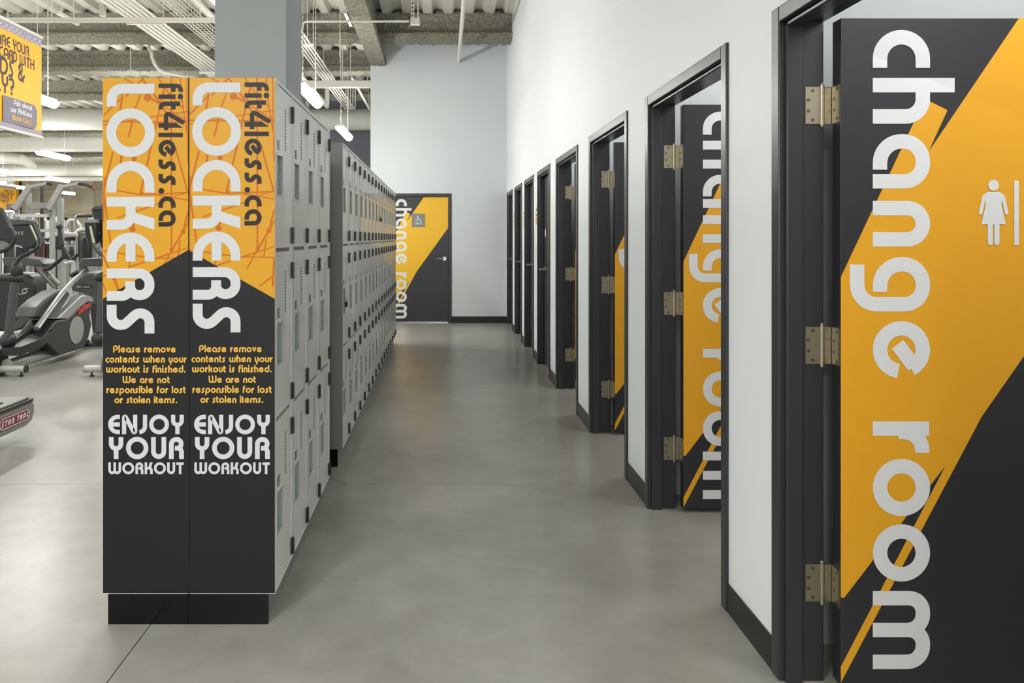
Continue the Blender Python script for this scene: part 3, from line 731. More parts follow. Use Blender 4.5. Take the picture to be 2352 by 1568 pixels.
# ================================================================ OVERHEAD
DZ = ZD
def strip_light(i, j, label):
    x, y = LX[i], LY[j]
    t = place('strip_light', label, 'light', (x, y, LZ), 'hanging strip lights over the gym')
    MB().prism([(x - .055, y - .62, LZ + .045), (x + .055, y - .62, LZ + .045), (x + .04, y - .62, LZ + .085), (x - .04, y - .62, LZ + .085)], (0, 1.24, 0)).build('housing', M['housing'], t, bevel=.004)
    MB().prism([(x + .075 * math.cos(a), y - .61, LZ + .045 + .085 * math.sin(a)) for a in [-PI + k * PI / 8 for k in range(9)]], (0, 1.22, 0)).build('diffuser', M['glow'], t)
    for yy, nm in ((y - .45, 0), (y + .45, 1)):
        zt = DZ; cb = MB(); n_ = int((zt - LZ - .085) / .035)
        for k in range(n_ if j <= 5 else 0):
            z0 = LZ + .085 + k * .035; w_ = .006
            cb.tube([(x + (w_ if k % 2 else 0), yy + (0 if k % 2 else w_), z0), (x + (w_ if k % 2 else 0), yy + (0 if k % 2 else w_), z0 + .034)], .0028, 5)
            cb.tube([(x - (w_ if k % 2 else 0), yy - (0 if k % 2 else w_), z0), (x - (w_ if k % 2 else 0), yy - (0 if k % 2 else w_), z0 + .034)], .0028, 5)
        cb.tube([(x, yy, LZ + .08), (x, yy, zt)], .003, 6)
        cb.build('hanging_chain', M['pipe'], t)
for (i, j), lb in {(0, 3): 'hanging strip light nearest the viewer, by the grey column top', (0, 4): 'bright strip light just right of the grey column, above the front lockers', (0, 5): 'strip light hanging above the second locker bank, before the purple wall',
                   (1, 4): 'strip light half hidden behind the hanging yellow banner', (2, 6): 'strip light hanging above the second and third ducts, left of the lockers', (2, 5): 'strip light beyond the left edge, in the row over the treadmills',
                   (3, 6): 'strip light in the fourth row from the corridor, nearer one', (3, 7): 'strip light at the left edge, under the duct elbow', (3, 8): 'strip light just above the pull-up tower arms', (2, 7): 'strip light third row, hidden behind the far ducts', (2, 8): 'strip light third row, farthest one behind the lockers',
                   (4, 9): 'small far strip light behind the far yellow banner', (4, 10): 'farthest small strip light, right of the tower arm by the concrete wall'}.items():
    if (i, j) in ((2, 7), (2, 8), (3, 6), (2, 5)):
        area('strip_lamp_light', (LX[i], LY[j], LZ - .03), .09, 1.2, LAMP_W); area('strip_lamp_glow', (LX[i], LY[j], LZ + .05), .09, 1.2, LAMP_W * .55, up=True); continue
    strip_light(i, j, lb)

def simple(name, label, cat, mb, mat, group=None, kind=None, **k):
    return tag(mb.build(name, M[mat], None, **k), label, cat, group, kind)
def duct(name, label, Y, z, r, x0, x1, seams=1.6):
    mb = MB().tube([(x0, Y, z), (x1, Y, z)], r, 36); o = simple(name, label, 'duct', mb, 'duct', 'round white ducts')
    sb = MB(); x = x0 + .8
    while x < x1: sb.tube([(x - .015, Y, z), (x + .015, Y, z)], r + .006, 36); x += seams
    sb.build('seam_band', M['duct'], o)
    hb = MB(); x = x0 + 1.1
    while x < x1:
        for s_ in (-1, 1): hb.tube([(x, Y + s_ * (r + .01), z), (x, Y + s_ * (r + .01), DZ)], .006, 6)
        x += 2.2
    hb.build('hanger_rod', M['pipe'], o)
duct('round_duct', 'large round white duct crossing just above the first lockers, nearest of the ducts', 16.0, 4.04, .235, -24, -1.15)
duct('round_duct', 'large round white duct crossing below and behind the nearest duct, left of the lockers', 22.0, 4.36, .315, -23.9, -5.75)
duct('round_duct', 'far round white duct above the pull-up tower', 27.0, 3.95, .225, -23.9, -5.75)
duct('round_duct', 'slim white pipe duct directly under the far duct', 27.6, 3.66, .09, -23.9, -5.75)
a, b, c = P(-40, 357, 24), P(52, 366, 24), P(66, 374, 24.3)
simple('duct_elbow', 'short white duct end with an elbow at the left edge', 'duct', MB().tube([a, b, c, (c[0] + .1, c[1] + .2, c[2] - .12)], [.19, .18, .15, .1], 20), 'duct')

# cross channel behind the column
YC8 = 7.6; z8 = 1.37 + 498 * YC8 / F
o = place('cable_channel', 'white double conduit crossing in front of the sprayed beam, left of the column', 'conduit', (-4, 8, z8))
MB().tube([(-8.2, YC8, z8 + .012), (-1.9, YC8, z8 + .012)], .022, 10).build('conduit', M['pipe'], o)
MB().tube([(-8.2, YC8 - .03, z8 - .022), (-1.9, YC8 - .03, z8 - .022)], .014, 10).build('conduit', M['pipe'], o)
for x in (-7.2, -5.6, -4.2, -2.6): MB().tube([(x, YC8, z8), (x, YC8, DZ)], .006, 6).build('hanger_rod', M['pipe'], o)
# conduit with junction box in the corridor
Yc = 8.75; zc = 1.37 + 496 * Yc / F; xe = (943 - U0) * Yc / F; xs = (700 - U0) * Yc / F
o = place('conduit_run', 'thin white conduit ending in a junction box over the corridor', 'conduit', (xe, Yc, zc))
MB().tube([(xs - .03, Yc, zc - .1), (xs - .02, Yc, zc - .02), (xs + .02, Yc, zc), (xe - .02, Yc, zc)], .014, 10).build('conduit', M['pipe'], o)
MB().box(xe, xe + .115, Yc - .04, Yc + .04, zc - .045, zc + .035).build('junction_box', M['pipe'], o, bevel=.004)
sb = MB().box(xe + .005, xe + .045, Yc + .0, Yc + .02, zc + .035, DZ)
sb.build('strut', M['pipe'], o); hb = MB()
for k in range(12): hb.box(xe + .017, xe + .033, Yc - .002, Yc + .0, zc + .06 + k * .05, zc + .085 + k * .05)
tag(hb.build('strut_slot', M['hinge'], o, smooth=False), kind='stuff')
MB().tube([(xe + .09, Yc + .1, zc + .02), (xe + .09, Yc + .1, DZ)], .009, 8).build('riser', M['pipe'], o)
# slotted strut pieces
for (u0, v0, u1, v1, Y, lb) in ((131, 31, 183, 59, 8.4, 'slotted white strut hanging under the deck left of the column'), (793, 31, 806, 61, 8.9, 'slotted white strut fixed under the sprayed girder')):
    a, b = P(u0, v0, Y + .35), P(u1, v1, Y + .7)
    r_ = (1014 - u0) / (545 - v0); zz = 1.37 + (545 - v0) * Y / F; xx = -(1014 - u0) * Y / F; Yb = (zz - 1.37) * F / (545 - v1)
    o = place('slotted_strut', lb, 'strut', (xx, Y, zz)); MB().box(xx - .02, xx + .02, Y, Yb, zz, zz + .04).build('channel', M['pipe'], o, smooth=False)
    hb = MB(); k = 0
    while Y + .03 + k * .055 < Yb - .03: hb.box(xx - .007, xx + .007, Y + .03 + k * .055, Y + .055 + k * .055, zz - .001, zz); k += 1
    tag(hb.build('slot', M['hinge'], o, smooth=False), kind='stuff')
    MB().tube([(xx, Y + .1, zz + .04), (xx, Y + .1, DZ)], .006, 6).tube([(xx, Yb - .1, zz + .04), (xx, Yb - .1, DZ)], .006, 6).build('hanger_rod', M['pipe'], o)
# sprinkler pipe to the end wall
simple('sprinkler_pipe', 'white pipe running overhead along the corridor into the end wall', 'pipe', MB().tube([(.255, 5, 4.17), (.275, YE + .02, 4.18)], .027, 16), 'pipe')
# conduit bundles running away from the viewer
def bundle(label, xs_, z, y0, y1, r, loc):
    o = place('conduit_bundle', label, 'conduit', loc, 'bundles of white conduit')
    for x in xs_: MB().tube([(x, y0, z), (x, y1 - .1, z), (x, y1, z + .08), (x, y1, ZD)], r, 8).build('conduit', M['pipe'], o)
    y = y0 + 1.0
    while y < y1:
        hb = MB(); hb.box(min(xs_) - .06, max(xs_) + .06, y, y + .04, z - r - .03, z - r)
        for x in (min(xs_) - .05, max(xs_) + .05): hb.tube([(x, y + .02, z - r - .03), (x, y + .02, DZ)], .006, 6)
        hb.build('trapeze', M['pipe'], o); y += 2.6
zb = 4.02
bundle('bundle of white conduits slanting up past the left of the column', [-3.79 + k * .068 for k in range(6)], zb, 5, 14.7, .018, (-3.7, 6, zb))
bundle('bundle of thin white conduits right of the column, running above the lockers', [-1.99 + k * .048 for k in range(5)], zb, 6, 14.7, .013, (-1.8, 6, zb))
simple('white_pipe', 'thick white pipe running back just right of the column', 'pipe', MB().tube([(-2.35, 5, 4.06), (-2.35, 14.5, 4.06), (-2.35, 14.5, ZD)], .045, 14), 'pipe', 'long white pipes')
simple('white_pipe', 'white pipe running back close to the end wall corner', 'pipe', MB().tube([(-1.475, 11.6, 4.0), (-1.475, 14.4, 4.0), (-1.475, 14.0, ZD)], .022, 12), 'pipe', 'long white pipes')
simple('white_pipe', 'white pipe slanting back left of the column top', 'pipe', MB().tube([(-2.95, 5, 4.2), (-2.95, 15.5, 4.2), (-2.95, 15.5, ZD)], .045, 12), 'pipe', 'long white pipes')
Yk = 11.35; zk = 1.37 + 354 * Yk / F
o = place('cable_trunking', 'white trunking crossing from the column to the end wall corner', 'trunking', (-1.6, Yk, zk))
MB().box(-3.3, EW0 - .003, Yk, Yk + .12, zk - .06, zk + .045).build('trunking', M['pipe'], o, bevel=.006)
MB().box(-3.3, EW0 - .003, Yk - .006, Yk, zk - .03, zk - .022).box(-3.3, EW0 - .003, Yk - .006, Yk, zk + .012, zk + .017).build('rib', M['pipe'], o)
for x in (-2.6, -1.6): MB().tube([(x, Yk + .06, zk + .04), (x, Yk + .06, DZ)], .006, 6).build('hanger_rod', M['pipe'], o)
# wire cable tray
o = place('cable_tray', 'white wire mesh cable tray beside the slanting conduit bundle', 'cable tray', (-3.2, 8, 4.1))
tb = MB(); x0, x1, z0 = -3.27, -3.05, 4.08
for x, z in ((x0, z0), (x0 + .055, z0), (x0 + .11, z0), (x0 + .165, z0), (x1, z0), (x0, z0 + .05), (x1, z0 + .05), (x0, z0 + .1), (x1, z0 + .1)): tb.tube([(x, 5, z), (x, 14.6, z)], .004, 5)
y = 5.0
while y < 14.6:
    tb.tube([(x0, y, z0 + .1), (x0, y, z0), (x1, y, z0), (x1, y, z0 + .1)], .004, 5); y += .1
tag(tb.build('wire_mesh', M['pipe'], o), kind='stuff')
for y in (6, 8, 10.1, 12.2, 14.2): MB().tube([(x1 + .02, y, z0 + .1), (x1 + .02, y, DZ)], .006, 6).build('hanger_rod', M['pipe'], o)
# flexible conduit drop, small box, hanging wires
pts = [(P(342, 0, 11.15)[0], 11.15, ZD)] + [P(u, v, 11.15) for u, v in ((342, 112), (347, 118), (349, 132), (355, 147), (365, 160), (378, 166), (395, 170), (425, 177), (480, 185))]
simple('flexible_conduit', 'curved white conduit dropping behind the left of the lockers', 'conduit', MB().tube(pts, .026, 10), 'pipe')
a = P(236, 24, 8.6)
simple('sensor_box', 'small white box under the deck near the conduit bundle', 'box', MB().box(a[0] - .03, a[0] + .03, 8.57, 8.63, a[2] - .07, a[2] + .07).tube([(a[0], 8.6, a[2] + .07), (a[0], 8.6, DZ)], .007, 6), 'pipe')
for (u, Y, vb, lb) in ((706, 9.6, 88, 'left of two thin rods right of the column'), (781, 9.9, 130, 'right of two thin rods right of the column'), (805, 12.0, 180, 'thin rod above the white trunking'), (300, 11.5, 176, 'thin rod above the left locker edge')):
    a = P(u, vb, Y); simple('hanger_rod', 'thin white hanger rod, ' + lb, 'rod', MB().tube([a, (a[0], Y, DZ)], .007, 6), 'pipe', 'loose hanger rods')

# ================================================================ BANNERS
def banner(label, X, Y1_, width, zt, zbm, full=True):
    """hangs parallel to the corridor, print towards the corridor"""
    t = place('banner', label, 'banner', (X, Y1_, zbm), 'hanging yellow banners'); y0 = Y1_ - width; Hh = zt - zbm
    nb = 14; mb = MB(); vs = []
    wob = lambda y: .006 * math.sin((y - y0) * 14)
    def f(y, z, l=0): return (X + .001 + l * .0009 + wob(y), y, z)
    ys = [y0 + width * k / nb for k in range(nb + 1)]
    def sheet(name, z0, z1, mat, l, th=.0):
        m_ = MB()
        for k in range(nb):
            a_, b_ = ys[k], ys[k + 1]
            m_.add([f(a_, z0, l), f(b_, z0, l), f(b_, z1, l), f(a_, z1, l)], [(0, 1, 2, 3)])
        return m_.build(name, M[mat], t)
    sheet('sheet', zbm, zt, 'banyel', 0)
    sheet('plate_band', zt - .085 * Hh / .97, zt, 'bannerlilac', 1); sheet('plate_band', zbm, zbm + .05 * Hh, 'bannerlilac', 1)
    tp = MB(); q_ = y0 + .02
    while q_ < Y1_ - .03:
        tp.bar(f(q_, zt - .055, 2), f(q_ + .03, zt - .03, 2), .0008, .007); tp.bar(f(q_ + .03, zt - .065, 2), f(q_ + .06, zt - .075, 2), .0008, .006); q_ += .075
    tag(tp.build('tread_mark', M['white'], t, smooth=False), kind='stuff')
    for z in (zt + .01, zbm - .01): MB().tube([(X, y0 - .02, z), (X, Y1_ + .02, z)], .016, 12).build('rail', M['pipe'], t)
    for y in (y0 + .1, Y1_ - .06): MB().tube([(X, y, zt + .02), (X, y, DZ)], .003, 6).build('wire', M['pipe'], t)
    def line(s_, yr, zbase, size, mat, l=2, w=.23, cap=1.35):
        po = [[(p[0], p[1] * 1.25) for p in q2] for q2 in text_polys(s_, size=size * .84, w=w, cap=cap, gap=.14, space=.5)]; mx = max(p[0] for poly in po for p in poly)
        decal('lettering', [q2 for q2 in po], lambda x, y: f(yr - mx + x, zbase + y, l), M[mat], t)
    sc = Hh / .97
    Y2e = Y1_
    line('SHARE YOUR', Y2e - .20 * sc, zt - .235 * sc, .070 * sc, 'bannertext'); line('BLACK CARD WITH', Y2e - .12 * sc, zt - .345 * sc, .070 * sc, 'bannertext')
    line('FRIENDS &', Y2e - .26 * sc, zt - .50 * sc, .112 * sc, 'bannertext'); line('FAMILY?', Y2e - .45 * sc, zt - .66 * sc, .112 * sc, 'bannertext')
    pp = [(-.62 * sc, .05 * sc), (-.13 * sc, .05 * sc), (-.09 * sc, .09 * sc), (-.08 * sc, .24 * sc), (-.13 * sc, .285 * sc), (-.62 * sc, .285 * sc)]
    decal('card_print', [[(Y1_ + a_, zbm + b_) for a_, b_ in pp]], lambda y, z: (X + .0045 + .006, y, z), M['wlight'], t)
    for s_, dz, m_ in (('Ask about', .225, 'white'), ('our Fit4Less', .155, 'white'), ('Black Card.', .085, 'banyel')):
        po = text_polys(s_, size=.034 * sc, w=.2, gap=.15); mx = max(p[0] for q2 in po for p in q2)
        decal('card_text', po, lambda x, y, mx=mx, dz=dz: (X + .012, Y1_ - .17 * sc - mx + x, zbm + dz * sc + y), M[m_], t)
Yb = 7.0; Xb = (94 - U0) * Yb / F
banner('large yellow banner hanging at the left edge near the ceiling', Xb, Yb, 1.5, 1.37 + (545 - 88) * Yb / F, 1.37 + (545 - 313) * Yb / F)
Yb2 = 25.63; banner('small far yellow banner hanging at the left edge above the consoles', (37 - U0) * Yb2 / F, Yb2, 1.35, 1.37 + 115 * Yb2 / F, 1.37 + 60 * Yb2 / F)
a = P(-20, 411, 33.8); b = P(45, 500, 33.8)
o = place('wall_poster', 'orange framed poster on the far concrete wall', 'poster', ((a[0] + b[0]) / 2, 33.9, b[2]))
MB().box(a[0], b[0], 33.9, 33.96, b[2], a[2]).build('frame', M['gdark'], o); MB().box(a[0] + .1, b[0] - .08, 33.88, 33.9, b[2] + .1, a[2] - .1).build('sheet', M['yellow'], o)
MB().box(a[0] + .5, b[0] - .5, 33.87, 33.88, a[2] - .85, a[2] - .45).build('panel', M['gdark'], o)
MB().box(a[0] + .5, b[0] - .5, 33.87, 33.88, a[2] - .42, a[2] - .32).build('panel', M['white'], o)

# ================================================================ GYM MACHINES
def poly(mb, uv, Y, th): mb.prism([P(u, v, Y) for u, v in uv], (0, th, 0)); return mb
def zx(o_, sc_): return lambda x, y: (o_[0] + x / sc_, o_[1] + y / sc_)
Zm = zx((0, 460), 9.8); Zr = zx((120, 460), 9.8); Z3 = zx((0, 580), 4.9); Z2 = zx((0, 340), 5.6)
def T(fn, pts, Y): return [P(*fn(*p[:2]), p[2] if len(p) > 2 else Y) for p in pts]
def shift(o, dx):
    o.location.x += dx
# --- elliptical trainers (rear drive): the left one in full, its twin one machine to the right
def elliptical(label, dx=0.0):
    t = place('elliptical_trainer', label, 'elliptical', (-4.35, 7.6, 0), 'elliptical trainers')
    xr, xl = -4.14, -4.44
    QQ = lambda pts: [Q(*Z3(*p), xr) for p in pts]
    body = QQ([(660, 1160), (560, 1060), (480, 960), (640, 758), (760, 742), (900, 610), (1045, 540), (1010, 690), (1035, 810), (1000, 960), (940, 1075)])
    MB().prism(body, (xl - xr, 0, 0)).build('drive_housing', M['gdark'], t, bevel=.02, seg=3)
    top = QQ([(640, 745), (760, 620), (900, 480), (985, 478), (1045, 500), (1050, 560), (980, 560), (900, 615), (755, 748)])
    MB().prism([(p[0] + .01, p[1], p[2]) for p in top], (xl - xr - .02, 0, 0)).build('top_cowl', M['gsil'], t, bevel=.018, seg=3)
    mid = QQ([(520, 730), (560, 620), (650, 530), (800, 430), (880, 410), (940, 470), (760, 620), (640, 745)])
    MB().prism([(p[0] - .14, p[1], p[2]) for p in mid], (-.2, 0, 0)).build('inner_cowl', M['gmid'], t, bevel=.02, seg=3)
    c = Vector(Q(*Z3(860, 870), xr)); r = .155
    MB().tube([c, c + Vector((.006, 0, 0))], r, 32).build('flywheel_disc', M['gpanel'], t)
    a_, b_ = Vector(Q(*Z3(885, 700), xr + .011)), Vector(Q(*Z3(1028, 598), xr + .011)); d = (b_ - a_)
    po = text_polys('LifeFitness', size=.05, w=.26, cap=1.4, length=d.length, gap=.1); dn = d.normalized(); up = Vector((0, -dn.z, dn.y))
    decal('lettering', po, lambda x, y: tuple(a_ + dn * x + up * y), M['redtext'], t)
    MB().tube([(-4.28, 6.95, .11), (-4.28, 7.95, .115)], .062, 18).build('base_rail', M['gsil'], t)
    MB().tube([(-4.52, 6.98, .12), (-4.36, 6.98, .12)], .145, 24).build('rear_hub', M['gdark'], t, bevel=.02)
    MB().tube([(-4.72, 6.95, .075), (-4.10, 6.95, .075)], .034, 16).build('stabilizer', M['gwhite'], t)
    MB().tube([(-4.10, 6.95, .075), (-4.085, 6.95, .075)], .036, 16).build('end_cap', M['black'], t)
    MB().tube([(-4.14, 6.95, 0), (-4.14, 6.95, .012)], .024, 12).tube([(-4.14, 6.95, .01), (-4.14, 6.95, .045)], .010, 8).build('levelling_foot', M['black'], t)
    MB().tube([(-4.40, 8.75, .06), (-4.40, 7.9, .09)], .05, 12).build('base_rail', M['gdark'], t)
    MB().tube([(-4.6, 8.72, .05), (-4.12, 8.72, .05)], .033, 12).build('stabilizer', M['gmid'], t)
    MB().tube([(-4.16, 8.72, 0), (-4.16, 8.72, .03)], .02, 10).build('levelling_foot', M['black'], t)
    # pedal tray
    rim = [(-4.33, 6.93, .285), (-4.12, 6.90, .30), (-4.10, 7.2, .33), (-4.11, 7.45, .38), (-4.16, 7.56, .42), (-4.26, 7.56, .43), (-4.33, 7.45, .42)]
    pb = MB(); n = len(rim); lo = [(x, y, z - .085) for x, y, z in rim]; cx, cy = -4.22, 7.25
    inn = [(cx + (x - cx) * .86, cy + (y - cy) * .94, z - .004) for x, y, z in rim]; ib = [(cx + (x - cx) * .84, cy + (y - cy) * .92, z - .05) for x, y, z in rim]
    pb.add(lo + rim + inn + ib, [tuple(range(n))[::-1], tuple(range(3 * n, 4 * n))] + [(i, (i + 1) % n, n + (i + 1) % n, n + i) for i in range(n)] + [(n + i, n + (i + 1) % n, 2 * n + (i + 1) % n, 2 * n + i) for i in range(n)] + [(2 * n + i, 2 * n + (i + 1) % n, 3 * n + (i + 1) % n, 3 * n + i) for i in range(n)])
    pd = pb.build('pedal', M['black'], t, bevel=.004)
    MB().add([(x, y, z + .003) for x, y, z in ib], [tuple(range(n))]).build('pedal_pad', M['gmid'], pd)
    MB().tube([(-4.34, 7.0, .28), (-4.28, 7.1, .24), (-4.2, 7.3, .23), (-4.18, 7.6, .31), (-4.2, 7.9, .36)], .034, 12).build('pedal_link', M['gdark'], t)
    MB().ball((-4.30, 7.0, .345), .075, .07, .085).build('pivot', M['gdark'], t)
    MB().tube([(-4.30, 7.0, .36), (-4.235, 7.0, .93)], [.043, .040], 16).build('swing_arm', M['gmid'], t)
    MB().tube([(-4.30, 7.0, .355), (-4.293, 7.0, .40)], .047, 16).build('collar', M['gsil'], t)
    MB().tube([(-4.85, 7.0, .965), (-4.12, 7.0, .965)], .042, 16).build('cross_shaft', M['gdark'], t)
    MB().ball((-4.215, 7.0, 1.045), .058, .055, .09).build('handle_joint', M['gdark'], t)
    hp = T(Zm, [(385, 1450), (395, 1380), (440, 1300), (520, 1250), (680, 1175), (790, 1120), (870, 1040), (885, 960, 7.05), (850, 850, 7.1), (770, 680, 7.15), (700, 520, 7.2)], 7.0)
    MB().tube(hp, [.017] * 7 + [.022] * 4, 12).build('handlebar', M['gdark'], t)
    MB().tube(T(Zm, [(848, 925), (780, 770), (690, 570)], 7.06), .009, 8).build('grip_strip', M['strip'], t)
    trk = [(-4.22, 7.35, .42), (-4.23, 7.6, .58), (-4.24, 7.9, .76), (-4.26, 8.15, .86), (-4.28, 8.5, .97)]
    MB().tube(trk, .036, 14, sy=.7).build('roller_track', M['gsil'], t)
    # console with hand ring, near end
    cp = MB(); poly(cp, [Zm(*p) for p in ((-260, 140), (-20, 150), (20, 230), (120, 420), (235, 640), (270, 800), (240, 960), (180, 980), (90, 900), (-260, 900))], 6.95, .07)
    cn = cp.build('console', M['gdark'], t, bevel=.015, seg=3)
    MB().tube(T(Zm, [(225, 640), (290, 720), (320, 830), (310, 930), (240, 1040), (130, 1120), (0, 1150), (-200, 1160)], 6.9), .022, 12).build('hand_ring', M['gdark'], t)
    cp = MB(); poly(cp, [Zm(*p) for p in ((-200, 900), (90, 905), (220, 985), (150, 1070), (-200, 1090))], 6.98, .04); cp.build('console_tray', M['gpanel'], t)
    MB().bar((-4.52, 7.02, 1.0), (-4.50, 7.0, 1.3), .09, .06).build('console_mast', M['gdark'], t)
    MB().bar((-4.45, 7.0, .15), (-4.52, 7.02, 1.0), .10, .07).build('upright', M['gpanel'], t)
    t.location.x += dx
elliptical('grey and black elliptical trainer with red lettering and round pale disc')
# the twin keeps only what shows: its stabilizer foot beside the lockers
xs = P(197, 855, 6.95)[0]
t = place('cardio_machine', 'pale stabilizer bar of a machine hidden behind the front lockers', 'elliptical', (xs + .25, 6.95, 0))
MB().tube([(xs, 6.95, .075), (xs + .62, 6.95, .075)], .034, 16).build('stabilizer', M['gwhite'], t)
MB().tube([(xs - .008, 6.95, .075), (xs, 6.95, .075)], .036, 16).build('end_cap', M['gsil'], t)
MB().tube([(xs + .06, 6.95, 0), (xs + .06, 6.95, .012)], .024, 12).tube([(xs + .06, 6.95, .01), (xs + .06, 6.95, .045)], .010, 8).build('levelling_foot', M['black'], t)
MB().tube([(xs + .20, 6.98, .12), (xs + .36, 6.98, .12)], .145, 24).build('rear_hub', M['gdark'], t, bevel=.02)
MB().tube([(xs + .45, 6.95, .11), (xs + .45, 7.9, .115)], .062, 18).build('base_rail', M['gsil'], t)

# --- arc trainers behind
Ya = 9.2
t = place('arc_trainer', 'black arc trainer with white swirl emblem and lettered console back', 'cardio machine', (P(50, 740, Ya)[0], Ya, 0), 'arc trainers')
bd = MB(); bd.prism(T(Z3, [(-120, 300), (40, 235), (180, 225), (300, 240), (360, 290), (392, 370), (395, 470), (370, 600), (300, 740), (230, 840), (150, 885), (-120, 890)], Ya), (0, .3, 0)).build('shroud', M['gdark'], t, bevel=.03, seg=3)
poly(MB(), [Z3(*p) for p in ((395, 480), (392, 600), (340, 720), (250, 830), (160, 885), (150, 800), (230, 740), (300, 640), (340, 540))], Ya - .01, .04).build('shroud_edge', M['gmid'], t, bevel=.006)
xl_ = P(0, 880, Ya)
bx = P(*Z3(-120, 0), Ya)[0]; bx2 = P(*Z3(230, 0), Ya)[0]
MB().box(bx, bx2, Ya - .1, Ya + .5, 0, .06).build('base', M['black'], t, bevel=.01)
sw = [Vector(Z3(*p)) for p in ((318, 402), (285, 404), (258, 412), (248, 430), (256, 450), (272, 455), (284, 448))]; sw2 = [Vector(Z3(*p)) for p in ((206, 466), (240, 466), (275, 462), (298, 450), (302, 430), (290, 415), (270, 412))]
decal('emblem', ribbon(sw, 1.9) + ribbon(sw2, 1.9), lambda u, v: P(u, v, Ya - .004), M['gwhite'], t)
MB().tube(T(Z3, [(300, 555), (420, 530), (560, 515), (640, 510)], Ya - .05), .012, 8).build('link_rod', M['gdark'], t)
MB().tube(T(Z3, [(340, 605), (450, 605)], Ya + .1), .035, 10).build('cross_tube', M['gmid'], t)
MB().prism(T(Zm, [(40, 1290), (350, 1275), (560, 1290), (880, 1335), (1000, 1440), (860, 1470), (500, 1470), (80, 1465)], Ya - .2), (0, .35, 0)).build('tray', M['gmid'], t, bevel=.01)
MB().prism(T(Zm, [(350, 1040), (530, 1080), (520, 1290), (340, 1290)], Ya), (0, .14, 0)).build('mast', M['gdark'], t, bevel=.01)
MB().prism(T(Zm, [(60, 560), (640, 540), (690, 560), (780, 740), (850, 950), (780, 1010), (720, 1080), (640, 1095), (520, 1090), (430, 1010), (300, 990), (150, 980), (60, 980)], Ya - .15), (0, .16, 0)).build('console', M['gdark'], t, bevel=.02, seg=3)
MB().prism(T(Zm, [(100, 405), (640, 435), (650, 545), (180, 565)], Ya - .17), (0, .2, 0)).build('console_hood', M['gmid'], t, bevel=.015, seg=3)
MB().prism(T(Zm, [(620, 470), (735, 480), (790, 640), (930, 960), (900, 1040), (850, 960), (700, 560), (640, 540)], Ya - .17), (0, .1, 0)).build('console_edge', M['gdark'], t, bevel=.006)
po = text_polys('CYBEX', size=76 / 9.8, w=.16, caps_only=True, gap=.13, length=(524 - 180) / 9.8)
decal('lettering', po, lambda x, y: P(Zm(180, 0)[0] + x, Zm(0, 768)[1] - y + .3, Ya - .153), M['gwhite'], t)
# diagonal lettered beam
a_, b_ = Vector(P(*Z3(415, 140), Ya - .1)), Vector(P(*Z3(632, 372), Ya - .1)); d = (b_ - a_).normalized(); up = Vector((d.z, 0, -d.x)); up = -up if up.z < 0 else up
w_ = .085
MB().prism([a_ - up * w_ * .5, b_ - up * w_ * .5, b_ + up * w_ * .5, a_ + up * w_ * .5], (0, .06, 0)).build('diagonal_beam', M['gpanel'], t, bevel=.006)
MB().prism([a_ - up * w_ * .62, b_ - up * w_ * .62, b_ - up * w_ * .5, a_ - up * w_ * .5], (0, .06, 0)).build('beam_edge', M['gdark'], t)
st0 = Vector(P(*Z3(465, 205), Ya - .104))
decal('lettering', text_polys('ARC', size=.052, w=.22, caps_only=True, gap=.12), lambda x, y: tuple(st0 + d * x + up * y), M['black'], t)
st1 = Vector(P(*Z3(555, 300), Ya - .104))
decal('lettering', text_polys('TRAINER', size=.026, w=.22, caps_only=True, gap=.12), lambda x, y: tuple(st1 + d * x + up * y), M['black'], t)
# long black handle of the same machine
MB().tube(T(Zr, [(160, 575), (175, 680), (195, 830), (225, 1010)], Ya - .5), [.026, .022, .026, .034], 12).build('handle_grip', M['black'], t)
MB().ball(P(*Zr(160, 590), Ya - .5), .038).build('handle_knob', M['black'], t)
MB().prism(T(Zr, [(195, 1000), (260, 1060), (385, 1290), (380, 1330), (230, 1320), (205, 1200)], Ya - .52), (0, .05, 0)).build('handle_plate', M['black'], t, bevel=.01)
MB().tube(T(Z3, [(725, 5), (700, 60), (560, 175), (500, 190)], Ya - .45), [.022, .024, .028, .03], 12).build('handle_arm', M['gdark'], t)
MB().tube(T(Z3, [(800, 260), (880, 215)], Ya - .1), .03, 10).build('end_tube', M['gdark'], t)

Yb_ = 8.6
t = place('arc_trainer', 'dark arc trainer partly hidden by the front lockers, with oval badge on its dome', 'cardio machine', (P(225, 780, Yb_)[0], Yb_, 0), 'arc trainers')
MB().prism(T(Z3, [(785, 430), (800, 340), (850, 270), (930, 230), (1020, 215), (1120, 225), (1300, 300), (1320, 870), (1040, 880), (1000, 600), (940, 460)], Yb_ + .35), (0, .3, 0)).build('dome', M['gmid'], t, bevel=.04, seg=3)
MB().prism(T(Z3, [(1000, 560), (1320, 540), (1320, 930), (1040, 930)], Yb_ + .33), (0, .35, 0)).build('lower_shroud', M['gdark'], t, bevel=.02)
bc = P(*Z3(940, 383), Yb_ + .345)
MB().prism([(bc[0] + .115 * math.cos(q_ * PI / 14), bc[1], bc[2] + .032 * math.sin(q_ * PI / 14)) for q_ in range(28)], (0, .01, 0)).build('badge', M['black'], t)
decal('lettering', text_polys('ARC', size=.028, w=.24, caps_only=True, gap=.12), lambda x, y: (bc[0] - .09 + x, bc[1] - .003, bc[2] - .014 + y), M['gwhite'], t)
decal('lettering', text_polys('TRAINER', size=.018, w=.24, caps_only=True, gap=.14), lambda x, y: (bc[0] - .012 + x, bc[1] - .003, bc[2] - .012 + y), M['gwhite'], t)
MB().tube(T(Z3, [(1155, 320), (1118, 890)], Yb_ - 1.4), [.036, .040], 16).build('swing_arm', M['gmid'], t)
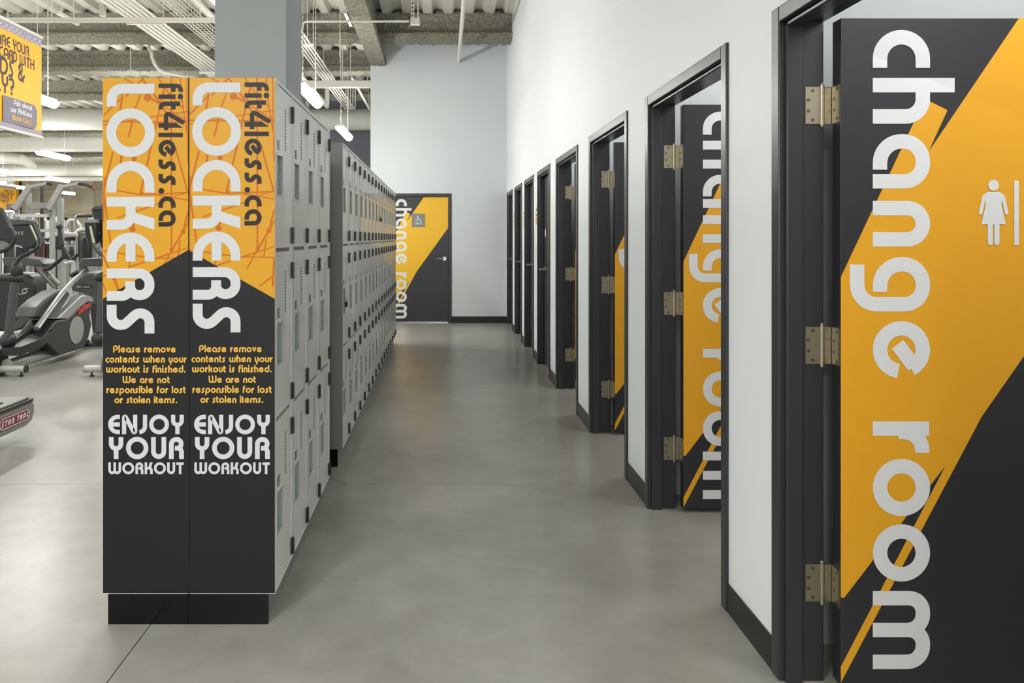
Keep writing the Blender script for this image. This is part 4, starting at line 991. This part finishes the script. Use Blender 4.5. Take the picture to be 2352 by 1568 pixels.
MB().ball(P(*Z3(1145, 272), Yb_ - 1.4), .075, .07, .055).build('arm_joint', M['gdark'], t)
MB().ball(P(*Z3(1115, 972), Yb_ - 1.4), .075, .07, .085).build('pivot', M['gdark'], t)
zt_ = 1.37 - (Z3(0, 1050)[1] - 545) * 8.85 / F
MB().tube([P(*Z3(945, 1045), 8.85), P(*Z3(1250, 1050), 8.85)], .045, 14).build('stabilizer', M['gmid'], t)
MB().tube([(P(*Z3(965, 1045), 8.85)[0], 8.85, 0), (P(*Z3(965, 1045), 8.85)[0], 8.85, .05)], .03, 10).tube([(P(*Z3(1125, 1045), 8.85)[0], 8.85, 0), (P(*Z3(1125, 1045), 8.85)[0], 8.85, .05)], .03, 10).build('levelling_foot', M['black'], t)
MB().prism(T(Zr, [(590, 1480), (600, 1400), (665, 1310), (1150, 1290), (1400, 1300), (1400, 1490)], Yb_ - .2), (0, .35, 0)).build('tray', M['gmid'], t, bevel=.01)
MB().prism(T(Zr, [(610, 1480), (700, 1480), (720, 1568), (640, 1568)], Yb_), (0, .1, 0)).build('post', M['gmid'], t)
MB().prism(T(Zr, [(860, 210), (950, 140), (1160, 108), (1500, 110), (1500, 1100), (1100, 1100), (1030, 900), (980, 600)], Yb_ - .6), (0, .16, 0)).build('console', M['gdark'], t, bevel=.02, seg=3)
MB().prism(T(Zr, [(868, 205), (945, 138), (1160, 104), (1500, 104), (1500, 195), (880, 205)], Yb_ - .63), (0, .22, 0)).build('console_hood', M['gmid'], t, bevel=.01)
decal('lettering', text_polys('CY', size=70 / 9.8, w=.16, caps_only=True, gap=.13), lambda x, y: P(Zr(975, 0)[0] + x, Zr(0, 785)[1] - y, Yb_ - .603), M['gwhite'], t)
MB().prism(T(Zr, [(715, 520), (740, 435), (790, 420), (935, 420), (975, 570), (970, 960), (890, 1000), (820, 970), (740, 800)], Yb_ - .75), (0, .1, 0)).build('side_console', M['gdark'], t, bevel=.015, seg=3)
MB().prism(T(Zr, [(718, 505), (742, 432), (790, 416), (935, 416), (968, 505)], Yb_ - .76), (0, .11, 0)).build('side_hood', M['gpanel'], t, bevel=.008)
MB().prism(T(Zr, [(828, 578), (872, 578), (950, 955), (902, 955)], Yb_ - .765), (0, .02, 0)).build('grip_strip', M['strip'], t)
MB().tube(T(Zr, [(925, 960), (960, 1060), (1030, 1150), (1160, 1260), (1300, 1350)], Yb_ - .74), .022, 12).build('handle_arm', M['gmid'], t)

# --- pull-up / dip tower
Yt = 11.2
zf = lambda u: (P(u, 0, Yt)[0])
t = place('pull_up_tower', 'pale grey pull-up tower with two upswept grip arms', 'weight machine', (P(125, 600, Yt)[0], Yt, 0))
for k, pts in enumerate((((190, 790), (390, 485), (600, 455)), ((625, 790), (800, 480), (1010, 455)))):
    mb = MB(); A = [Vector(P(*Z2(*p), Yt - .1)) for p in pts]
    mb.bar(A[0], A[1], .075, .085); mb.bar(A[1] - (A[1] - A[0]).normalized() * .03, A[2], .07, .05)
    o = mb.build('grip_arm', M['gpanel'], t, bevel=.006)
    e = A[0]; dd = (A[0] - A[1]).normalized(); MB().bar(e, e + dd * .012, .077, .087).build('end_cap', M['black'], o)
    for f_ in (.25, .75):
        c = A[0].lerp(A[1], f_); MB().ball((c.x - .01, c.y - .045, c.z), .009, n=8, m=5).build('bolt', M['chrome'], o)
    e2 = T(Z2, [(605, 452), (660, 470)] if k == 0 else [(1005, 458), (1100, 470), (1195, 508)], Yt - .1)
    MB().tube(e2, .022, 10).build('rubber_grip', M['black'], o)
    if k: MB().ball(P(*Z2(1205, 512), Yt - .1), .022, n=10, m=6).build('grip_end', M['redtext'], o)
def post(u, v, wpx, Y=Yt, mat='gpanel', th=.08, nm='upright'):
    x = P(u, v, Y)[0]; w = wpx * Y / F; z = P(u, v, Y)[2]
    return MB().box(x - w / 2, x + w / 2, Y, Y + th, 0, z).build(nm, M[mat], t, bevel=.006)
post(Z2(205, 0)[0], Z2(0, 790)[1], 7); post(Z2(655, 0)[0], Z2(0, 785)[1], 8.5); post(Z2(765, 0)[0], Z2(0, 640)[1], 11, Yt + .5); post(Z2(355, 0)[0], Z2(0, 570)[1], 8, Yt + .5)
MB().bar(P(*Z2(205, 868), Yt), P(*Z2(640, 868), Yt), .06, .05).build('crossbar', M['gwhite'], t, bevel=.004)
MB().bar(P(*Z2(400, 1075), Yt + .4), P(*Z2(740, 1045), Yt + .4), .05, .05).build('crossbar', M['gwhite'], t, bevel=.004)
MB().prism(T(Z2, [(330, 705), (400, 700), (625, 700), (600, 755), (545, 775), (400, 790), (335, 735)], Yt + .45), (0, .06, 0)).build('cam_plate', M['gpanel'], t, bevel=.006)
MB().tube([P(*Z2(540, 430), Yt + .7), P(*Z2(540, 1180), Yt + .7)], .028, 8).build('guide_rod', M['black'], t)
bx0, bx1 = zf(Z2(200, 0)[0]), zf(Z2(790, 0)[0])
MB().box(bx0, bx1, Yt - .02, Yt + .06, 0, .07).box(bx1 - .1, bx1, Yt, Yt + .6, 0, .07).build('base', M['gpanel'], t, bevel=.006)
MB().prism(T(Z2, [(525, 1230), (620, 1230), (620, 1530), (525, 1530)], Yt + .55), (0, .2, 0)).build('weight_stack', M['black'], t)
MB().prism(T(Z2, [(680, 1130), (720, 1130), (720, 1310), (680, 1300)], Yt + .2), (0, .2, 0)).build('back_pad', M['black'], t, bevel=.008)
MB().prism(T(Z2, [(555, 1255), (580, 1255), (572, 1420), (552, 1420)], Yt + .53), (0, .01, 0)).build('instruction_label', M['red'], t)

# --- press machine with roller, right of the tower
Ys = 12.6
t = place('press_machine', 'silver framed weight machine with roller arm and black pads', 'weight machine', (P(190, 600, Ys)[0], Ys, 0))
MB().tube(T(Zr, [(230, 775), (330, 770), (560, 772)], Ys - .2), [.06, .05, .035], 14).build('roller_arm', M['gwhite'], t)
MB().ball(P(*Zr(110, 768), Ys - .2), .055).build('roller_hub', M['chrome'], t)
MB().prism(T(Zr, [(240, 835), (440, 815), (440, 890), (400, 905), (250, 912)], Ys - .1), (0, .3, 0)).build('seat_pad', M['black'], t, bevel=.012)
MB().tube([P(*Zr(560, 1500), Ys)[:2] + (0,)] + T(Zr, [(555, 1480), (557, 740), (590, 690), (650, 665), (740, 655), (1000, 655)], Ys), .045, 12).build('frame', M['steel'], t)
MB().tube([P(*Zr(505, 1200), Ys + .5)[:2] + (0,)] + T(Zr, [(520, 1050), (520, 430), (545, 360), (600, 345), (900, 345)], Ys + .5), .026, 10).build('rear_frame', M['gsil'], t)
MB().tube(T(Zr, [(570, 355), (890, 350)], Ys + .45), .03, 10).build('top_grip', M['black'], t)
a_, b_ = P(*Zr(600, 735), Ys + .05), P(*Zr(1000, 735), Ys + .05)
MB().box(a_[0], b_[0], Ys + .05, Ys + .12, 0, a_[2]).build('shroud_panel', M['gpanel'], t, bevel=.005)
MB().prism(T(Zr, [(668, 1310), (668, 890), (700, 840), (740, 830), (775, 870), (815, 1000), (815, 1310)], Ys - .1), (0, .14, 0)).build('back_pad', M['black'], t, bevel=.012)
MB().tube(T(Zr, [(230, 620), (300, 640), (350, 690), (360, 740)], Ys), .03, 10).build('curved_tube', M['steel'], t)
x_ = P(*Zr(340, 900), Ys)[0]
MB().box(x_ - .03, x_ + .03, Ys, Ys + .06, 0, P(*Zr(0, 900), Ys)[2]).box(x_ - .3, x_ - .24, Ys, Ys + .06, 0, P(*Zr(0, 930), Ys)[2]).build('upright', M['gpanel'], t)
MB().tube(T(Zr, [(380, 1025), (540, 1025)], Ys), .018, 8).build('cross_tube', M['steel'], t)
c = P(*Zr(465, 1215), Ys); MB().tube([(c[0], c[1] - .02, c[2]), (c[0], c[1] + .03, c[2])], .085, 20).build('weight_plate', M['black'], t)
MB().tube(T(Zr, [(410, 1370), (560, 1225)], Ys - .1), .03, 10).build('lever_arm', M['black'], t)
MB().tube(T(Zr, [(230, 1455), (420, 1395), (480, 1400)], Ys - .3), .035, 10).build('foot_bar', M['gwhite'], t)
MB().tube([P(*Zr(470, 1400), Ys - .3), P(*Zr(350, 1600), Ys - .3)[:2] + (.05,)], .03, 8).build('brace', M['gwhite'], t)
MB().box(P(*Zr(210, 0), Ys)[0], P(*Zr(900, 0), Ys)[0], Ys - .04, Ys + .03, 0, .06).build('base', M['gpanel'], t)

# --- far machines filling the room
def far_machine(u0, u1, vtop, Y, label, pad='black', arch=True, shell='gpanel'):
    t = place('weight_machine', label, 'weight machine', (P((u0 + u1) / 2, 600, Y)[0], Y, 0), 'far weight machines')
    x0, x1 = P(u0, 0, Y)[0], P(u1, 0, Y)[0]; z = P(0, vtop, Y)[2]; w = x1 - x0
    if arch: MB().tube([(x0, Y, 0), (x0, Y, z - .15), (x0 + .12, Y, z), (x1 - .12, Y, z), (x1, Y, z - .15), (x1, Y, 0)], .035, 10).build('frame', M['gwhite'], t)
    else:
        MB().box(x0, x0 + .07, Y, Y + .07, 0, z).box(x1 - .07, x1, Y, Y + .07, 0, z).box(x0, x1, Y, Y + .07, z - .07, z).build('frame', M['gwhite'], t, bevel=.005)
    MB().box(x0 + w * .1, x0 + w * .42, Y + .05, Y + .3, .1, z * .66).build('weight_stack', M['black'], t)
    MB().box(x0 + w * .08, x0 + w * .44, Y + .04, Y + .31, z * .66, z * .74).build('stack_cover', M[shell], t)
    MB().box(x0 + w * .55, x0 + w * .9, Y - .5, Y - .1, .48, .56).build('seat', M[pad], t, bevel=.02)
    MB().box(x0 + w * .58, x0 + w * .88, Y - .12, Y - .04, .6, 1.2).build('back_pad', M[pad], t, bevel=.02)
    MB().box(x0 + w * .68, x0 + w * .76, Y - .4, Y - .2, 0, .48).box(x0, x1, Y - .03, Y + .05, 0, .07).build('base', M['gwhite'], t)
    MB().tube([(x0 + w * .5, Y - .3, 1.3), (x0 + w * .62, Y - .5, 1.35), (x0 + w * .8, Y - .5, 1.35), (x0 + w * .95, Y - .3, 1.3)], .025, 8).build('press_bar', M['gdark'], t)
    MB().tube([(x0 + w * .26, Y + .12, z * .7), (x0 + w * .26, Y + .12, z)], .008, 6).build('cable', M['black'], t)
far_machine(72, 108, 492, 15.0, 'pale weight machine seen between the consoles and the tower post')
far_machine(108, 150, 498, 14.2, 'weight machine with black stack just behind the tower post', arch=False)
far_machine(0, 46, 486, 13.6, 'rounded weight machine behind the left consoles')
far_machine(150, 186, 505, 17.5, 'small far weight machine in front of the concrete wall')
far_machine(196, 236, 500, 16.5, 'far weight machine beside the front locker edge', arch=False)
far_machine(40, 84, 500, 19.0, 'farthest weight machine seen past the lettered console')
far_machine(112, 146, 505, 21.0, 'distant machine low against the concrete wall', arch=False)
# white column at the far left
a = P(2, 0, 30.5); simple('far_column', 'pale square column far off at the left edge', 'column', MB().box(a[0] - .3, a[0] + .25, 30.5, 31, 0, ZD), 'wall', None, 'structure')

# --- treadmill at the left edge
xr = -2.785; ye = 4.83
t = place('treadmill', 'grey treadmill end with red oval badge at the left edge', 'treadmill', (-3.2, 4.0, 0))
z0, z1 = .105, .285
sd = [(3.0, z0 + .0), (4.74, z0), (4.80, z0 + .02), (4.83, z0 + .07), (4.83, z1 - .05), (4.80, z1 - .03), (3.0, z1 - .03)]
MB().prism([(xr, y, z) for y, z in sd], (-.85, 0, 0)).build('side_casing', M['tmill'], t, bevel=.012, seg=3)
MB().prism([(xr + .004, y, z) for y, z in ((3.0, z1 - .032), (4.80, z1 - .032), (4.815, z1 - .012), (3.0, z1 - .010))], (-.86, 0, 0)).build('dark_trim', M['black'], t)
MB().prism([(xr - .02, y, z) for y, z in ((3.0, z1 - .012), (4.81, z1 - .012), (4.79, z1 + .003), (3.0, z1 + .003))], (-.81, 0, 0)).build('top_cover', M['tmill'], t, bevel=.004)
MB().box(xr - .72, xr - .12, 3.0, 4.45, z1 + .004, z1 + .010).build('running_belt', M['black'], t)
MB().box(xr - .10, xr - .075, 3.0, 4.6, z1 + .003, z1 + .012).build('side_rail', M['gdark'], t)
for y in (3.2, 4.1):
    for x in (xr - .08, xr - .77): MB().box(x - .03, x + .03, y, y + .08, 0, z0 + .02).build('foot', M['black'], t)
MB().box(xr - .75, xr - .10, 3.0, 4.3, .04, z0 + .01).build('under_frame', M['black'], t)
# badge on the side
c0, c1 = Vector(Q(3, 974, xr)), Vector(Q(62, 950, xr)); cy = (c0.y + c1.y) / 2; cz = (z0 + z1) / 2 - .012
L_ = (c1.y - c0.y) / 2 + .03; r = .040
def stad(k, rr): return [(cy + (L_ - r) * (1 if -PI / 2 <= a <= PI / 2 else -1) + rr * math.cos(a), cz + rr * math.sin(a)) for a in [-PI / 2 + q_ * PI / 10 for q_ in range(11)]] + [(cy - (L_ - r) + rr * math.cos(a), cz + rr * math.sin(a)) for a in [PI / 2 + q_ * PI / 10 for q_ in range(11)]]
bg = MB().prism([(xr, y, z) for y, z in stad(0, r)], (.004, 0, 0)).build('badge', M['red'], t)
decal('badge_ring', ribbon([Vector(p) for p in stad(0, r * .82)], .005, True), lambda y, z: (xr + .0048, y, z), M['white'], bg)
po = text_polys('STAR TRAC', size=.036, w=.24, caps_only=True, gap=.1, length=(L_ - .022) * 2, space=.3)
decal('badge_lettering', po, lambda x, y: (xr + .0055, cy - L_ + .022 + x + y * .25, cz - .018 + y), M['white'], bg)
